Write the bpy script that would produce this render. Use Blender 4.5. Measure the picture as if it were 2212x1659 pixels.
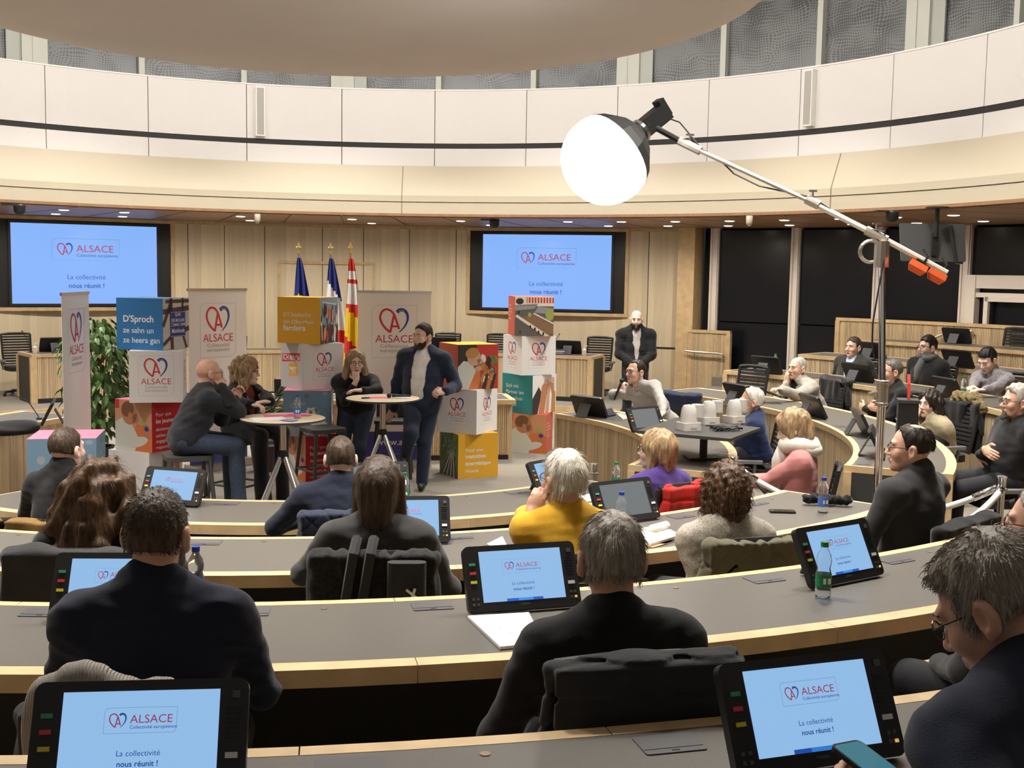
import bpy, bmesh, math, random
import numpy as np
from mathutils import Vector, Matrix
for o in list(bpy.data.objects): bpy.data.objects.remove(o)
SC = bpy.context.scene
COL = SC.collection
# ------------------------------------------------------------------ camera (2212 x 1659 frame)
CAMZ, CAMY = 2.32675, -10.90571
YAW, PITCH, ROLL, FPX = -0.161637, -0.0975258, 0.0163596, 2496.711
cam = bpy.data.cameras.new('camera'); camo = bpy.data.objects.new('camera', cam); COL.objects.link(camo)
cam.sensor_fit = 'HORIZONTAL'; cam.sensor_width = 36.0; cam.lens = FPX*36.0/2212
cam.clip_start = .05; cam.clip_end = 200
camo.matrix_world = (Matrix.Translation((0, CAMY, CAMZ)) @ Matrix.Rotation(YAW, 4, 'Z') @ Matrix.Rotation(PITCH, 4, 'X')
                     @ Matrix.Rotation(-ROLL, 4, 'Y') @ Matrix.Rotation(math.pi/2, 4, 'X'))
SC.camera = camo
# ------------------------------------------------------------------ light and exposure
SC.view_settings.view_transform = 'Standard'; SC.view_settings.look = 'None'
SC.view_settings.exposure = 0.0; SC.view_settings.gamma = 1.0; SC.view_settings.use_curve_mapping = False
w = bpy.data.worlds.new('world'); SC.world = w; w.use_nodes = True
w.node_tree.nodes['Background'].inputs[0].default_value = (.9, .93, 1, 1)
w.node_tree.nodes['Background'].inputs[1].default_value = .02
def lamp(name, typ, loc, power, color=(1, .93, .84), size=.5, target=None, **kw):
    l = bpy.data.lights.new(name, typ); l.energy = power; l.color = color
    if typ == 'AREA': l.shape = 'DISK'; l.size = size
    else: l.shadow_soft_size = size
    for k, v in kw.items(): setattr(l, k, v)
    o = bpy.data.objects.new(name, l); COL.objects.link(o); o.location = loc
    if target is not None:
        o.rotation_euler = (Vector(target)-Vector(loc)).to_track_quat('-Z', 'Y').to_euler()
    return o
COVE_W, DOWN_W, SOFFIT_W = 33, 125, 21
for k in range(16):       # cove lights on the rim of the ceiling dish, washing the white ring wall
    a = 2*math.pi*(k+.5)/16
    lamp('cove_light', 'AREA', (4.6*math.sin(a), 4.6*math.cos(a), 5.62), COVE_W, (1, .96, .92), .5, (7.6*math.sin(a), 7.6*math.cos(a), 4.45))
for k in range(12):       # downlights in the ceiling between dish and ring wall
    a = 2*math.pi*k/12
    lamp('ceiling_downlight', 'AREA', (5.2*math.sin(a), 5.2*math.cos(a), 6.12), DOWN_W, (1, .945, .875), .6, (5.2*math.sin(a), 5.2*math.cos(a), 0), spread=math.radians(105))
for k in range(20):       # spots in the wooden soffit
    a = math.radians(-95+k*10+5)
    lamp('soffit_spot', 'SPOT', (9.2*math.sin(a), 9.2*math.cos(a), 3.1), SOFFIT_W*6, (1, .92, .80), .06, (10.4*math.sin(a), 10.4*math.cos(a), 0), spot_size=math.radians(135), spot_blend=.8)
# ------------------------------------------------------------------ helpers
def pol(r, a, z=0.0):
    a = math.radians(a); return Vector((r*math.sin(a), r*math.cos(a), z))
_R = (Matrix.Rotation(YAW, 3, 'Z') @ Matrix.Rotation(PITCH, 3, 'X') @ Matrix.Rotation(-ROLL, 3, 'Y'))
def ray(px, py): return _R @ Vector(((px-1106)/FPX, 1.0, -(py-829.5)/FPX))
CAMP = Vector((0, CAMY, CAMZ))
def G(px, py, z=0.0):                 # where the line of sight meets the level z
    d = ray(px, py); return CAMP + d*((z-CAMZ)/d.z)
def D(px, py, t): return CAMP + ray(px, py)*t
def CY(px, py, R):                    # where it meets the round wall of radius R
    d = ray(px, py); a = d.x**2+d.y**2; b = 2*CAMY*d.y; c = CAMY**2-R*R
    return CAMP + d*((-b+math.sqrt(b*b-4*a*c))/2/a)
def az(v): return math.degrees(math.atan2(v.x, v.y))
rnd = random.Random(7)
MAT = {}
def mat(name, col, rough=.6, metal=0, emit=0, noise=None, bump=None, spec=.4, wave=None, island=0, trans=0, sheen=0, coat=0, alpha=None, ecol=None, stretch=None):
    """procedural material: colour with optional noise mottling (scale, amount), bump (scale, strength), random per island"""
    if name in MAT: return MAT[name]
    m = bpy.data.materials.new(name); m.use_nodes = True; nt = m.node_tree; N = nt.nodes; L = nt.links
    b = N['Principled BSDF']; c = (*col, 1)
    b.inputs['Base Color'].default_value = c; b.inputs['Roughness'].default_value = rough; b.inputs['Metallic'].default_value = metal
    b.inputs['Specular IOR Level'].default_value = spec
    if trans: b.inputs['Transmission Weight'].default_value = trans; b.inputs['IOR'].default_value = 1.33
    if coat: b.inputs['Coat Weight'].default_value = coat
    if sheen: b.inputs['Sheen Weight'].default_value = sheen
    if emit:
        b.inputs['Emission Color'].default_value = (*(ecol or col), 1); b.inputs['Emission Strength'].default_value = emit
    tc = N.new('ShaderNodeTexCoord'); vec = tc.outputs['Object']
    if stretch:
        mp = N.new('ShaderNodeMapping'); mp.inputs['Scale'].default_value = stretch; L.new(vec, mp.inputs[0]); vec = mp.outputs[0]
    out = None
    if noise:
        n = N.new('ShaderNodeTexNoise'); n.inputs['Scale'].default_value = noise[0]; n.inputs['Detail'].default_value = 4; L.new(vec, n.inputs['Vector'])
        r = N.new('ShaderNodeValToRGB'); am = noise[1]
        r.color_ramp.elements[0].color = (*[x*(1-am) for x in col], 1); r.color_ramp.elements[1].color = (*[min(1, x*(1+am)) for x in col], 1)
        r.color_ramp.elements[0].position = .3; r.color_ramp.elements[1].position = .7
        L.new(n.outputs['Fac'], r.inputs[0]); out = r.outputs[0]
    if island:
        g = N.new('ShaderNodeNewGeometry'); oi = N.new('ShaderNodeObjectInfo')
        ad = N.new('ShaderNodeMath'); ad.operation = 'ADD'; L.new(g.outputs['Random Per Island'], ad.inputs[0]); L.new(oi.outputs['Random'], ad.inputs[1])
        fr = N.new('ShaderNodeMath'); fr.operation = 'FRACT'; L.new(ad.outputs[0], fr.inputs[0])
        mr = N.new('ShaderNodeMapRange'); mr.inputs[3].default_value = 1-island; mr.inputs[4].default_value = 1+island*.6; L.new(fr.outputs[0], mr.inputs[0])
        mx = N.new('ShaderNodeVectorMath'); mx.operation = 'SCALE'
        if out: L.new(out, mx.inputs[0])
        else: mx.inputs[0].default_value = col
        L.new(mr.outputs[0], mx.inputs['Scale']); out = mx.outputs[0]
    if out: L.new(out, b.inputs['Base Color'])
    if bump:
        n2 = N.new('ShaderNodeTexNoise'); n2.inputs['Scale'].default_value = bump[0]; n2.inputs['Detail'].default_value = 3; L.new(vec, n2.inputs['Vector'])
        bp = N.new('ShaderNodeBump'); bp.inputs['Strength'].default_value = bump[1]; bp.inputs['Distance'].default_value = .01
        L.new(n2.outputs['Fac'], bp.inputs['Height']); L.new(bp.outputs[0], b.inputs['Normal'])
    MAT[name] = m; return m
class MB:
    """collects shapes into one mesh"""
    def __init__(s): s.v = []; s.f = []; s.m = []; s.mi = 0
    def quadmesh(s, vs, fs):
        o = len(s.v); s.v += [tuple(v) for v in vs]; s.f += [tuple(i+o for i in f) for f in fs]; s.m += [s.mi]*len(fs); return s
    def box(s, c, size, M=None):
        x, y, z = [q/2 for q in size]; c = Vector(c)
        vs = [Vector((sx*x, sy*y, sz*z)) for sz in (-1, 1) for sy in (-1, 1) for sx in (-1, 1)]
        vs = [(M @ v if M else v)+c for v in vs]
        return s.quadmesh(vs, [(0, 2, 3, 1), (4, 5, 7, 6), (0, 1, 5, 4), (2, 6, 7, 3), (0, 4, 6, 2), (1, 3, 7, 5)])
    def bbox(s, lo, hi): return s.box([(a+b)/2 for a, b in zip(lo, hi)], [b-a for a, b in zip(lo, hi)])
    def rbox(s, c, size, r, M=None, n=4):
        """box with rounded corners in its xy outline"""
        x, y, z = [q/2 for q in size]; r = min(r, x*.99, y*.99); pts = []
        for cx, cy, a0 in ((x-r, y-r, 0), (-x+r, y-r, 90), (-x+r, -y+r, 180), (x-r, -y+r, 270)):
            for k in range(n+1):
                a = math.radians(a0+90*k/n); pts.append((cx+r*math.cos(a), cy+r*math.sin(a)))
        return s.prism(pts, -z, z, c, M)
    def prism(s, pts, z0, z1, c=(0, 0, 0), M=None):
        n = len(pts); c = Vector(c)
        vs = [Vector((p[0], p[1], z)) for z in (z0, z1) for p in pts]; vs = [(M @ v if M else v)+c for v in vs]
        fs = [tuple(range(n-1, -1, -1)), tuple(range(n, 2*n))]+[(i, (i+1) % n, n+(i+1) % n, n+i) for i in range(n)]
        return s.quadmesh(vs, fs)
    def flat(s, pts, z=0, c=(0, 0, 0), M=None):
        c = Vector(c); vs = [(M @ Vector((p[0], p[1], z)) if M else Vector((p[0], p[1], z)))+c for p in pts]
        return s.quadmesh(vs, [tuple(range(len(pts)))])
    def tube(s, pts, r, n=8, cap=True):
        pts = [Vector(p) for p in pts]; rs = r if isinstance(r, (list, tuple)) else [r]*len(pts); rings = []; up = None
        for i, p in enumerate(pts):
            t = (pts[min(i+1, len(pts)-1)]-pts[max(i-1, 0)]); t = t.normalized() if t.length > 1e-9 else Vector((0, 0, 1))
            if up is None: up = Vector((0, 0, 1)) if abs(t.z) < .9 else Vector((1, 0, 0))
            u = t.cross(up); u = u.normalized() if u.length > 1e-6 else t.orthogonal().normalized(); v = u.cross(t); up = v
            rings.append([p+(u*math.cos(2*math.pi*k/n)+v*math.sin(2*math.pi*k/n))*rs[i] for k in range(n)])
        vs = [q for g in rings for q in g]
        fs = [(i*n+k, i*n+(k+1) % n, (i+1)*n+(k+1) % n, (i+1)*n+k) for i in range(len(pts)-1) for k in range(n)]
        if cap: fs += [tuple(range(n-1, -1, -1)), tuple((len(pts)-1)*n+k for k in range(n))]
        return s.quadmesh(vs, fs)
    def lathe(s, prof, c=(0, 0, 0), n=24, M=None):
        c = Vector(c); vs = []
        for r, z in prof:
            for k in range(n):
                a = 2*math.pi*k/n; v = Vector((max(r, 1e-4)*math.cos(a), max(r, 1e-4)*math.sin(a), z)); vs.append((M @ v if M else v)+c)
        fs = [(i*n+k, i*n+(k+1) % n, (i+1)*n+(k+1) % n, (i+1)*n+k) for i in range(len(prof)-1) for k in range(n)]
        fs += [tuple(range(n-1, -1, -1)), tuple((len(prof)-1)*n+k for k in range(n))]
        return s.quadmesh(vs, fs)
    def ball(s, c, r, n=12, M=None):
        rr = r if isinstance(r, (list, tuple)) else (r, r, r); c = Vector(c); vs = []; m = n//2
        for i in range(m+1):
            t = math.pi*i/m
            for k in range(n):
                a = 2*math.pi*k/n; v = Vector((rr[0]*math.sin(t)*math.cos(a), rr[1]*math.sin(t)*math.sin(a), -rr[2]*math.cos(t))); vs.append((M @ v if M else v)+c)
        return s.quadmesh(vs, [(i*n+k, i*n+(k+1) % n, (i+1)*n+(k+1) % n, (i+1)*n+k) for i in range(m) for k in range(n)])
    def arc(s, r0, r1, z0, z1, a0, a1, step=2.0, r0t=None, r1t=None):
        """curved bar between two radii, two levels and two bearings; r0t / r1t: radii at the top"""
        n = max(1, int(abs(a1-a0)/step+.5)); vs = []; r0t = r0 if r0t is None else r0t; r1t = r1 if r1t is None else r1t
        for k in range(n+1):
            a = a0+(a1-a0)*k/n; vs += [pol(r0, a, z0), pol(r1, a, z0), pol(r1t, a, z1), pol(r0t, a, z1)]
        fs = [(4*k+i, 4*k+(i+1) % 4, 4*k+4+(i+1) % 4, 4*k+4+i) for k in range(n) for i in range(4)]
        fs += [(3, 2, 1, 0), (4*n, 4*n+1, 4*n+2, 4*n+3)]
        return s.quadmesh(vs, fs)
    def mesh(s, name, mats, smooth=False):
        me = bpy.data.meshes.new(name); me.from_pydata(s.v, [], s.f)
        for m in (mats if isinstance(mats, (list, tuple)) else [mats]): me.materials.append(MAT[m] if isinstance(m, str) else m)
        me.polygons.foreach_set('material_index', s.m)
        bm = bmesh.new(); bm.from_mesh(me); bmesh.ops.recalc_face_normals(bm, faces=bm.faces); bm.to_mesh(me); bm.free()
        if smooth:
            me.polygons.foreach_set('use_smooth', [True]*len(me.polygons))
            if smooth is not True: me.set_sharp_from_angle(angle=math.radians(smooth))
        return me
    def obj(s, name, mats, parent=None, smooth=False, loc=None, rot=None): return link(name, s.mesh(name, mats, smooth), parent, loc, rot)
def link(name, data, parent=None, loc=None, rot=None):
    o = bpy.data.objects.new(name, data); COL.objects.link(o)
    if parent is not None: o.parent = parent
    if loc is not None: o.location = loc
    if rot is not None: o.rotation_euler = rot if hasattr(rot, '__len__') else (0, 0, rot)
    return o
def tag(o, label, cat, group=None):
    o['label'] = label; o['category'] = cat
    if group: o['group'] = group
    return o
def thing(name, label, cat, loc=(0, 0, 0), rot=0, group=None): return tag(link(name, None, None, loc, rot), label, cat, group)
def struct(o, label=None):
    o['kind'] = 'structure'
    if label: o['label'] = label
    return o
def dup(root, loc, rot=None, label=None, group=None):
    def cp(o, par):
        c = o.copy(); COL.objects.link(c); c.parent = par
        for ch in list(o.children): cp(ch, c)
        return c
    r = cp(root, None); r.location = loc
    if rot is not None: r.rotation_euler = rot if hasattr(rot, '__len__') else (0, 0, rot)
    if label: r['label'] = label
    if group: r['group'] = group
    return r
def RZ(a): return Matrix.Rotation(a, 3, 'Z')
def RX(a): return Matrix.Rotation(a, 3, 'X')
def RY(a): return Matrix.Rotation(a, 3, 'Y')
def face_to(v): return math.atan2(-v.x, v.y)       # z rotation that turns local +y to the direction v
# ------------------------------------------------------------------ materials
OAK = (.60, .43, .235)
mat('oak', OAK, .45, noise=(9, .13), stretch=(1, 1, 1))
mat('oak_slat', (.60, .46, .28), .5, island=.28)
mat('oak_plank', (.68, .57, .40), .5, noise=(3, .06), island=.10, stretch=(6, 6, .5))
mat('oak_panel', (.62, .46, .27), .5, noise=(8, .08))
mat('laminate', (.115, .106, .092), .42, noise=(120, .06), spec=.35)
mat('dark_panel', (.02, .019, .018), .6)
mat('charcoal', (.045, .043, .04), .55)
mat('flap', (.10, .097, .10), .35, spec=.5)
mat('carpet', (.21, .19, .16), .95, noise=(60, .16), bump=(220, .35))
mat('carpet_dark', (.075, .07, .062), .95, noise=(60, .2))
mat('white_panel', (.74, .72, .70), .75, bump=(90, .25))
mat('white_paint', (.84, .82, .78), .5)
mat('plaster', (.62, .575, .54), .85, noise=(.8, .03))
mat('beige_paint', (.52, .465, .35), .55)
mat('black_band', (.012, .012, .012), .4)
mat('soffit_wood', (.30, .17, .09), .45, noise=(6, .15), stretch=(1, 6, 1))
mat('ceiling', (.6, .58, .55), .9)
mat('dark_glass', (.006, .0075, .012), .22, spec=.5)
mat('mullion', (.80, .72, .65), .45)
mat('black', (.012, .012, .013), .4)
mat('black_plastic', (.018, .018, .019), .38)
mat('grey_plastic', (.16, .16, .165), .5)
mat('chrome', (.8, .8, .82), .12, metal=1)
mat('steel', (.62, .58, .53), .32, metal=1)
mat('white', (.82, .81, .79), .55)
mat('paper', (.85, .84, .82), .7)
mat('downlight', (1, .92, .8), .5, emit=12, ecol=(1, .9, .75))
# ================================================================== the setting
RF = lambda i: 3.031+1.7357*(i-1)          # radius of the stage-side edge of desk row i
ZT = lambda i: .75+.1515*(i-1)             # its table height
FL = lambda i: .1515*(i-1)                 # floor level behind it
DEP = .78                                  # table depth with both wooden edges
WALL = 11.3
# floor: stage and the low terraces
m = MB(); m.prism([tuple(pol(RF(2)+.03, a)[:2]) for a in range(0, 360, 4)], -.1, 0)
floor = struct(m.obj('floor', 'carpet'), 'grey beige carpet of the stage')
for i in range(2, 7):
    m = MB(); r1 = RF(i+1)+.03 if i < 6 else 13.0
    m.arc(RF(i)+.03, r1, -.1, FL(i), 40, 320, 3)
    m.obj('terrace', 'carpet', floor)
m = MB(); m.arc(RF(2)+.03, WALL+.3, -.1, .004, -40, 40, 3); m.obj('stage_floor', 'carpet', floor)
# back wall: vertical oak staves on a curve, seams between the panels
wall = MB(); wall.arc(WALL, WALL+.2, -.1, 3.16, -36, 36, 2); wall = struct(wall.obj('wall_back', 'oak_panel'), 'curved oak stave wall behind the stage')
pl = MB(); pw = math.radians(.6)*WALL*.995
pl.box((0, 0, 1.58), (pw, .022, 3.12)); plm = pl.mesh('plank', 'oak_plank')
for k in range(120):
    a = -35.7+k*.6
    link('plank', plm, wall, pol(WALL-.011, a), -math.radians(a))
sm = MB(); sm.box((0, 0, 1.58), (.012, .006, 3.12)); smm = sm.mesh('seam', 'dark_panel')
for a in (-35.9, -30.9, -12.6, -9.3, -5.6, -.2, 3.7, 8.1, 12.6, 31.2): link('seam', smm, wall, pol(WALL-.024, a), -math.radians(a))
m = MB(); m.arc(WALL-.05, WALL-.02, 3.08, 3.15, -36, 36); m.obj('wall_cornice', 'oak', wall)
m = MB(); m.arc(WALL-.03, WALL-.02, .955, .985, 28.6, 34.6); m.obj('black_joint', 'black_band', wall)
# door leaf behind the flags
m = MB(); m.box((-.88, 0, 1.2), (.05, .05, 2.4)); m.box((.88, 0, 1.2), (.05, .05, 2.4)); m.box((0, 0, 2.42), (1.81, .05, .05))
struct(m.obj('door_1', 'oak', None, loc=pol(WALL-.045, .2), rot=-math.radians(.2)), 'oak framed double door in the stave wall behind the flags')
# end post of the stave wall
m = MB(); m.arc(WALL-.42, WALL+.05, 0, 3.14, 34.6, 36.2); struct(m.obj('trim_1', 'oak'), 'oak end post of the stave wall')
# glazed wall: dark panes between light mullions
gw = MB(); gw.arc(WALL+.3, WALL+.35, -.1, 3.3, 36, 324, 3); gw = struct(gw.obj('wall_glazed', 'dark_panel'), 'dark outer wall behind the glazing')
for k in range(-8, 40):
    a = 37.5+7.5*k
    if a < 36 or a > 324: continue
    m = MB(); m.box((0, 0, 1.55), (.16, .16, 3.2)); m.box((.05, -.09, 1.55), (.03, .05, 3.2)); m.box((-.05, -.09, 1.55), (.03, .05, 3.2))
    m.obj('mullion', 'mullion', gw, loc=pol(WALL, a), rot=-math.radians(a))
    if a < 316:
        a2 = a+3.75; ww = 2*WALL*math.tan(math.radians(3.75))-.15
        m = MB(); m.box((0, 0, .75), (ww, .02, 1.46)); m.box((0, 0, 2.3), (ww, .02, 1.6))
        m.obj('pane', 'dark_glass', gw, loc=pol(WALL*math.cos(math.radians(3.75)), a2), rot=-math.radians(a2))
# door in the glazing
m = MB(); m.box((0, 0, 2.28), (1.5, .14, .2)); m.box((-.62, -.02, 1.9), (.16, .14, .95)); m.box((0.1, -.02, 2.08), (1.3, .08, .07)); m.box((-.35, -.06, 1.75), (.07, .06, .62))
m.box((.62, -.06, 1.75), (.07, .06, .62)); m.box((.13, -.06, 2.02), (1.0, .06, .07))
struct(m.obj('door_2', 'mullion', None, loc=pol(WALL-.1, 64), rot=-math.radians(64)), 'light framed glass door in the dark glazing')
# soffit of the lower zone with panels and downlights
sf = MB(); sf.arc(7.40, WALL+.4, 3.15, 3.19, -138, 138, 3); sf = struct(sf.obj('ceiling_soffit', 'soffit_wood'), 'dark wooden soffit round the hall')
for k in range(36):
    a = -100+k*6
    m = MB(); m.arc(7.46, 9.6, 3.135, 3.149, a+.12, a+5.88, 2); m.arc(9.63, WALL-.1, 3.135, 3.149, a+.12, a+5.88, 2); m.obj('soffit_panel', 'soffit_wood', sf)
dl = MB(); dl.lathe([(.0, 0), (.06, 0), (.075, .006)], n=16); dlm = dl.mesh('downlight', 'downlight')
for a in (-27, -21, -9, 3, 15, 27, 33, 39, 45, 51, 57, 63, 69): 
    for r in (8.6, 10.2): link('downlight', dlm, sf, pol(r, a+(1.7 if r > 9 else 0), 3.128))
# fascia ring
fa = MB(); fa.arc(7.42, 7.7, 3.16, 3.36, -138, 138, 2); fa.arc(7.46, 7.7, 3.36, 3.375, -138, 138, 2); fa.arc(7.42, 7.7, 3.375, 3.47, -138, 138, 2); fa.arc(7.42, 7.75, 3.47, 3.94, -138, 138, 2, r0t=7.6)
fa = struct(fa.obj('trim_2', 'beige_paint'), 'wide beige fascia ring under the white panels')
for a in (9.2, 61.7, -43.3, -95.8, 114):
    m = MB(); m.arc(7.413, 7.43, 3.17, 3.36, a-.05, a+.05, 1); m.arc(7.413, 7.43, 3.375, 3.47, a-.05, a+.05, 1); m.arc(7.413, 7.43, 3.47, 3.93, a-.05, a+.05, 1, r0t=7.59, r1t=7.62); m.obj('fascia_joint', mat('joint_beige', (.26, .22, .16), .7), fa)
# ring wall of perforated white panels with the black slot
rw = MB(); rw.arc(7.668, 8.2, 3.9, 5.10, -138, 138, 2); rw = struct(rw.obj('wall_ring', mat('joint_grey', (.22, .21, .20), .8)), 'ring wall of white panels above the hall')
STEP = 360/33
for k in range(33):
    a = 2.0+STEP*k; a = a-360 if a > 180 else a
    if abs(a+STEP/2) > 131: continue
    m = MB(); m.arc(7.60, 7.66, 4.29, 5.095, a+.045, a+STEP-.045, 2.2); m.obj('white_panel', 'white_panel', rw)
    m = MB(); m.arc(7.60, 7.66, 3.94, 4.21, a+.045, a+STEP-.045, 2.2); m.obj('white_panel', 'white_panel', rw)
m = MB(); m.arc(7.615, 7.66, 4.215, 4.285, -138, 138, 2); m.obj('black_slot', 'black_band', rw)
m = MB(); m.arc(7.585, 7.66, 5.095, 5.115, -138, 138, 2); m.obj('panel_rail', 'white_paint', rw)
for a in (-7.4, 57.9):
    m = MB(); m.box((0, 0, 0), (.14, .10, .74)); o = tag(m.obj('wall_loudspeaker', 'white_paint', None, loc=pol(7.55, a, 4.69), rot=-math.radians(a)), 'slim white column loudspeaker on the ring wall '+('above the left screen' if a < 0 else 'beside the boom lamp'), 'loudspeaker')
    m = MB(); m.box((0, -.052, 0), (.105, .006, .70)); m.obj('grille', mat('spk_grille', (.42, .41, .38), .7), o)
# clerestory: fritted glass, pale mullions
frit = bpy.data.materials.new('fritted_glass'); frit.use_nodes = True; nt = frit.node_tree; b = nt.nodes['Principled BSDF']; b.inputs['Roughness'].default_value = .35
tc = nt.nodes.new('ShaderNodeTexCoord'); sp = nt.nodes.new('ShaderNodeSeparateXYZ'); nt.links.new(tc.outputs['Object'], sp.inputs[0])
at = nt.nodes.new('ShaderNodeMath'); at.operation = 'ARCTAN2'; nt.links.new(sp.outputs[0], at.inputs[0]); nt.links.new(sp.outputs[1], at.inputs[1])
mu = nt.nodes.new('ShaderNodeMath'); mu.operation = 'MULTIPLY'; mu.inputs[1].default_value = 7.7; nt.links.new(at.outputs[0], mu.inputs[0])
cb = nt.nodes.new('ShaderNodeCombineXYZ'); nt.links.new(mu.outputs[0], cb.inputs[0]); nt.links.new(sp.outputs[2], cb.inputs[1])
ds = nt.nodes.new('ShaderNodeTexNoise'); ds.inputs['Scale'].default_value = 1.6; nt.links.new(cb.outputs[0], ds.inputs['Vector'])
ad = nt.nodes.new('ShaderNodeVectorMath'); ad.operation = 'MULTIPLY_ADD'; ad.inputs[1].default_value = (.35, .35, 0); nt.links.new(ds.outputs['Color'], ad.inputs[0]); nt.links.new(cb.outputs[0], ad.inputs[2])
vo = nt.nodes.new('ShaderNodeTexVoronoi'); vo.inputs['Scale'].default_value = 26; vo.inputs['Randomness'].default_value = 0; nt.links.new(ad.outputs[0], vo.inputs['Vector'])
n3 = nt.nodes.new('ShaderNodeTexNoise'); n3.inputs['Scale'].default_value = 2.2; nt.links.new(cb.outputs[0], n3.inputs['Vector'])
mr = nt.nodes.new('ShaderNodeMapRange'); mr.inputs[1].default_value = .35; mr.inputs[2].default_value = .65; mr.inputs[3].default_value = .12; mr.inputs[4].default_value = .5; nt.links.new(n3.outputs['Fac'], mr.inputs[0])
lt = nt.nodes.new('ShaderNodeMath'); lt.operation = 'LESS_THAN'; nt.links.new(vo.outputs['Distance'], lt.inputs[0]); nt.links.new(mr.outputs[0], lt.inputs[1])
mx = nt.nodes.new('ShaderNodeMix'); mx.data_type = 'RGBA'; mx.inputs['A'].default_value = (.20, .21, .215, 1); mx.inputs['B'].default_value = (.085, .09, .095, 1)
nt.links.new(lt.outputs[0], mx.inputs['Factor']); nt.links.new(mx.outputs['Result'], b.inputs['Base Color']); MAT['fritted_glass'] = frit
mat('cl_mullion', (.66, .67, .60), .5); mat('cl_side', (.50, .52, .47), .4)
ce = MB(); ce.arc(3.8, 8.6, 6.2, 6.3, -180, 180, 3); ce.arc(8.6, 12.2, 6.2, 6.3, 130, 230, 3); ce.arc(WALL+.3, WALL+.4, 3.2, 6.25, 130, 230, 3); ce = struct(ce.obj('ceiling', 'ceiling'), 'upper ceiling above the clerestory')
cw = MB(); cw.arc(8.35, 8.4, 5.0, 6.22, -138, 138, 3); cw = struct(cw.obj('window_1', 'charcoal'), 'clerestory of dotted grey glass round the hall')
for k in range(33):
    a = 2.0+STEP*k; a = a-360 if a > 180 else a
    if abs(a+STEP/2) > 131: continue
    m = MB(); m.arc(8.10, 8.115, 5.02, 6.2, a+.02, a+STEP-.02, 2.2); m.obj('pane', 'fritted_glass', cw)
    wide = (k % 3 == 0)
    m = MB(); m.box((0, 0, 0), (.36 if wide else .085, .12, 1.12))
    if wide: m.box((-.02, -.065, 0), (.03, .02, 1.12))
    m.obj('mullion', 'cl_mullion', cw, loc=pol(8.06, a, 5.65), rot=-math.radians(a))
    if wide:
        m = MB(); m.box((0, 0, 0), (.2, .03, 1.12)); m.obj('pane', 'cl_side', cw, loc=pol(8.06, a+2.0*(1 if a > 0 else -1), 5.65), rot=-math.radians(a))
# the hanging ceiling dish
prof = []
for k in range(0, 25):
    t = k/24*math.pi/2; prof.append((4.02*math.sin(t), 4.90-.52*math.cos(t)))
prof += [(4.10, 4.97), (4.13, 5.1), (4.10, 5.25), (4.0, 5.35), (3.9, 6.2)]
m = MB(); m.lathe(prof, n=96); struct(m.obj('ceiling_dish', 'plaster', None, smooth=True), 'large plaster ceiling dish hanging over the stage')
# fittings of the ceiling downlights
dm = MB(); dm.lathe([(0, 0), (.30, 0), (.33, .02), (.33, .05)], n=24); dmm = dm.mesh('downlight', 'downlight')
for k in range(12): link('downlight', dmm, ce, (5.2*math.sin(2*math.pi*k/12), 5.2*math.cos(2*math.pi*k/12), 6.14))
# ================================================================== print: the slide shown on every screen and the printed logo
mat('p_red', (.62, .035, .06), .6); mat('p_blue', (.045, .06, .30), .6); mat('p_grey', (.32, .32, .34), .6); mat('p_line', (.55, .55, .57), .6); mat('p_white', (.85, .85, .85), .6)
mat('s_red', (.42, .06, .14), .5, emit=.55); mat('s_blue', (.03, .09, .42), .5, emit=.55); mat('s_line', (.16, .34, .62), .5, emit=.6); mat('s_bar', (.02, .10, .55), .5, emit=.6); mat('s_bar2', (.04, .28, .85), .5, emit=.6)
mat('screen', (.02, .02, .02), .3, emit=.92, ecol=(.30, .54, .86)); mat('wall_screen', (.02, .02, .02), .3, emit=1.0, ecol=(.235, .45, .96))
mat('screen_dim', (.02, .02, .02), .3, emit=.30, ecol=(.50, .55, .58))
def text_polys(txt, size, bold=0.0, align='LEFT', shear=0, space=1.0):
    cu = bpy.data.curves.new('t', 'FONT'); cu.body = txt; cu.size = size; cu.align_x = align; cu.fill_mode = 'FRONT'; cu.offset = bold*size; cu.shear = shear
    cu.space_character = space; cu.resolution_u = 3
    o = bpy.data.objects.new('t', cu); COL.objects.link(o)
    dg = bpy.context.evaluated_depsgraph_get(); dg.update(); me = o.evaluated_get(dg).to_mesh()
    vs = [tuple(v.co) for v in me.vertices]; fs = [tuple(p.vertices) for p in me.polygons]
    o.evaluated_get(dg).to_mesh_clear(); bpy.data.objects.remove(o); bpy.data.curves.remove(cu)
    return vs, fs
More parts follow.
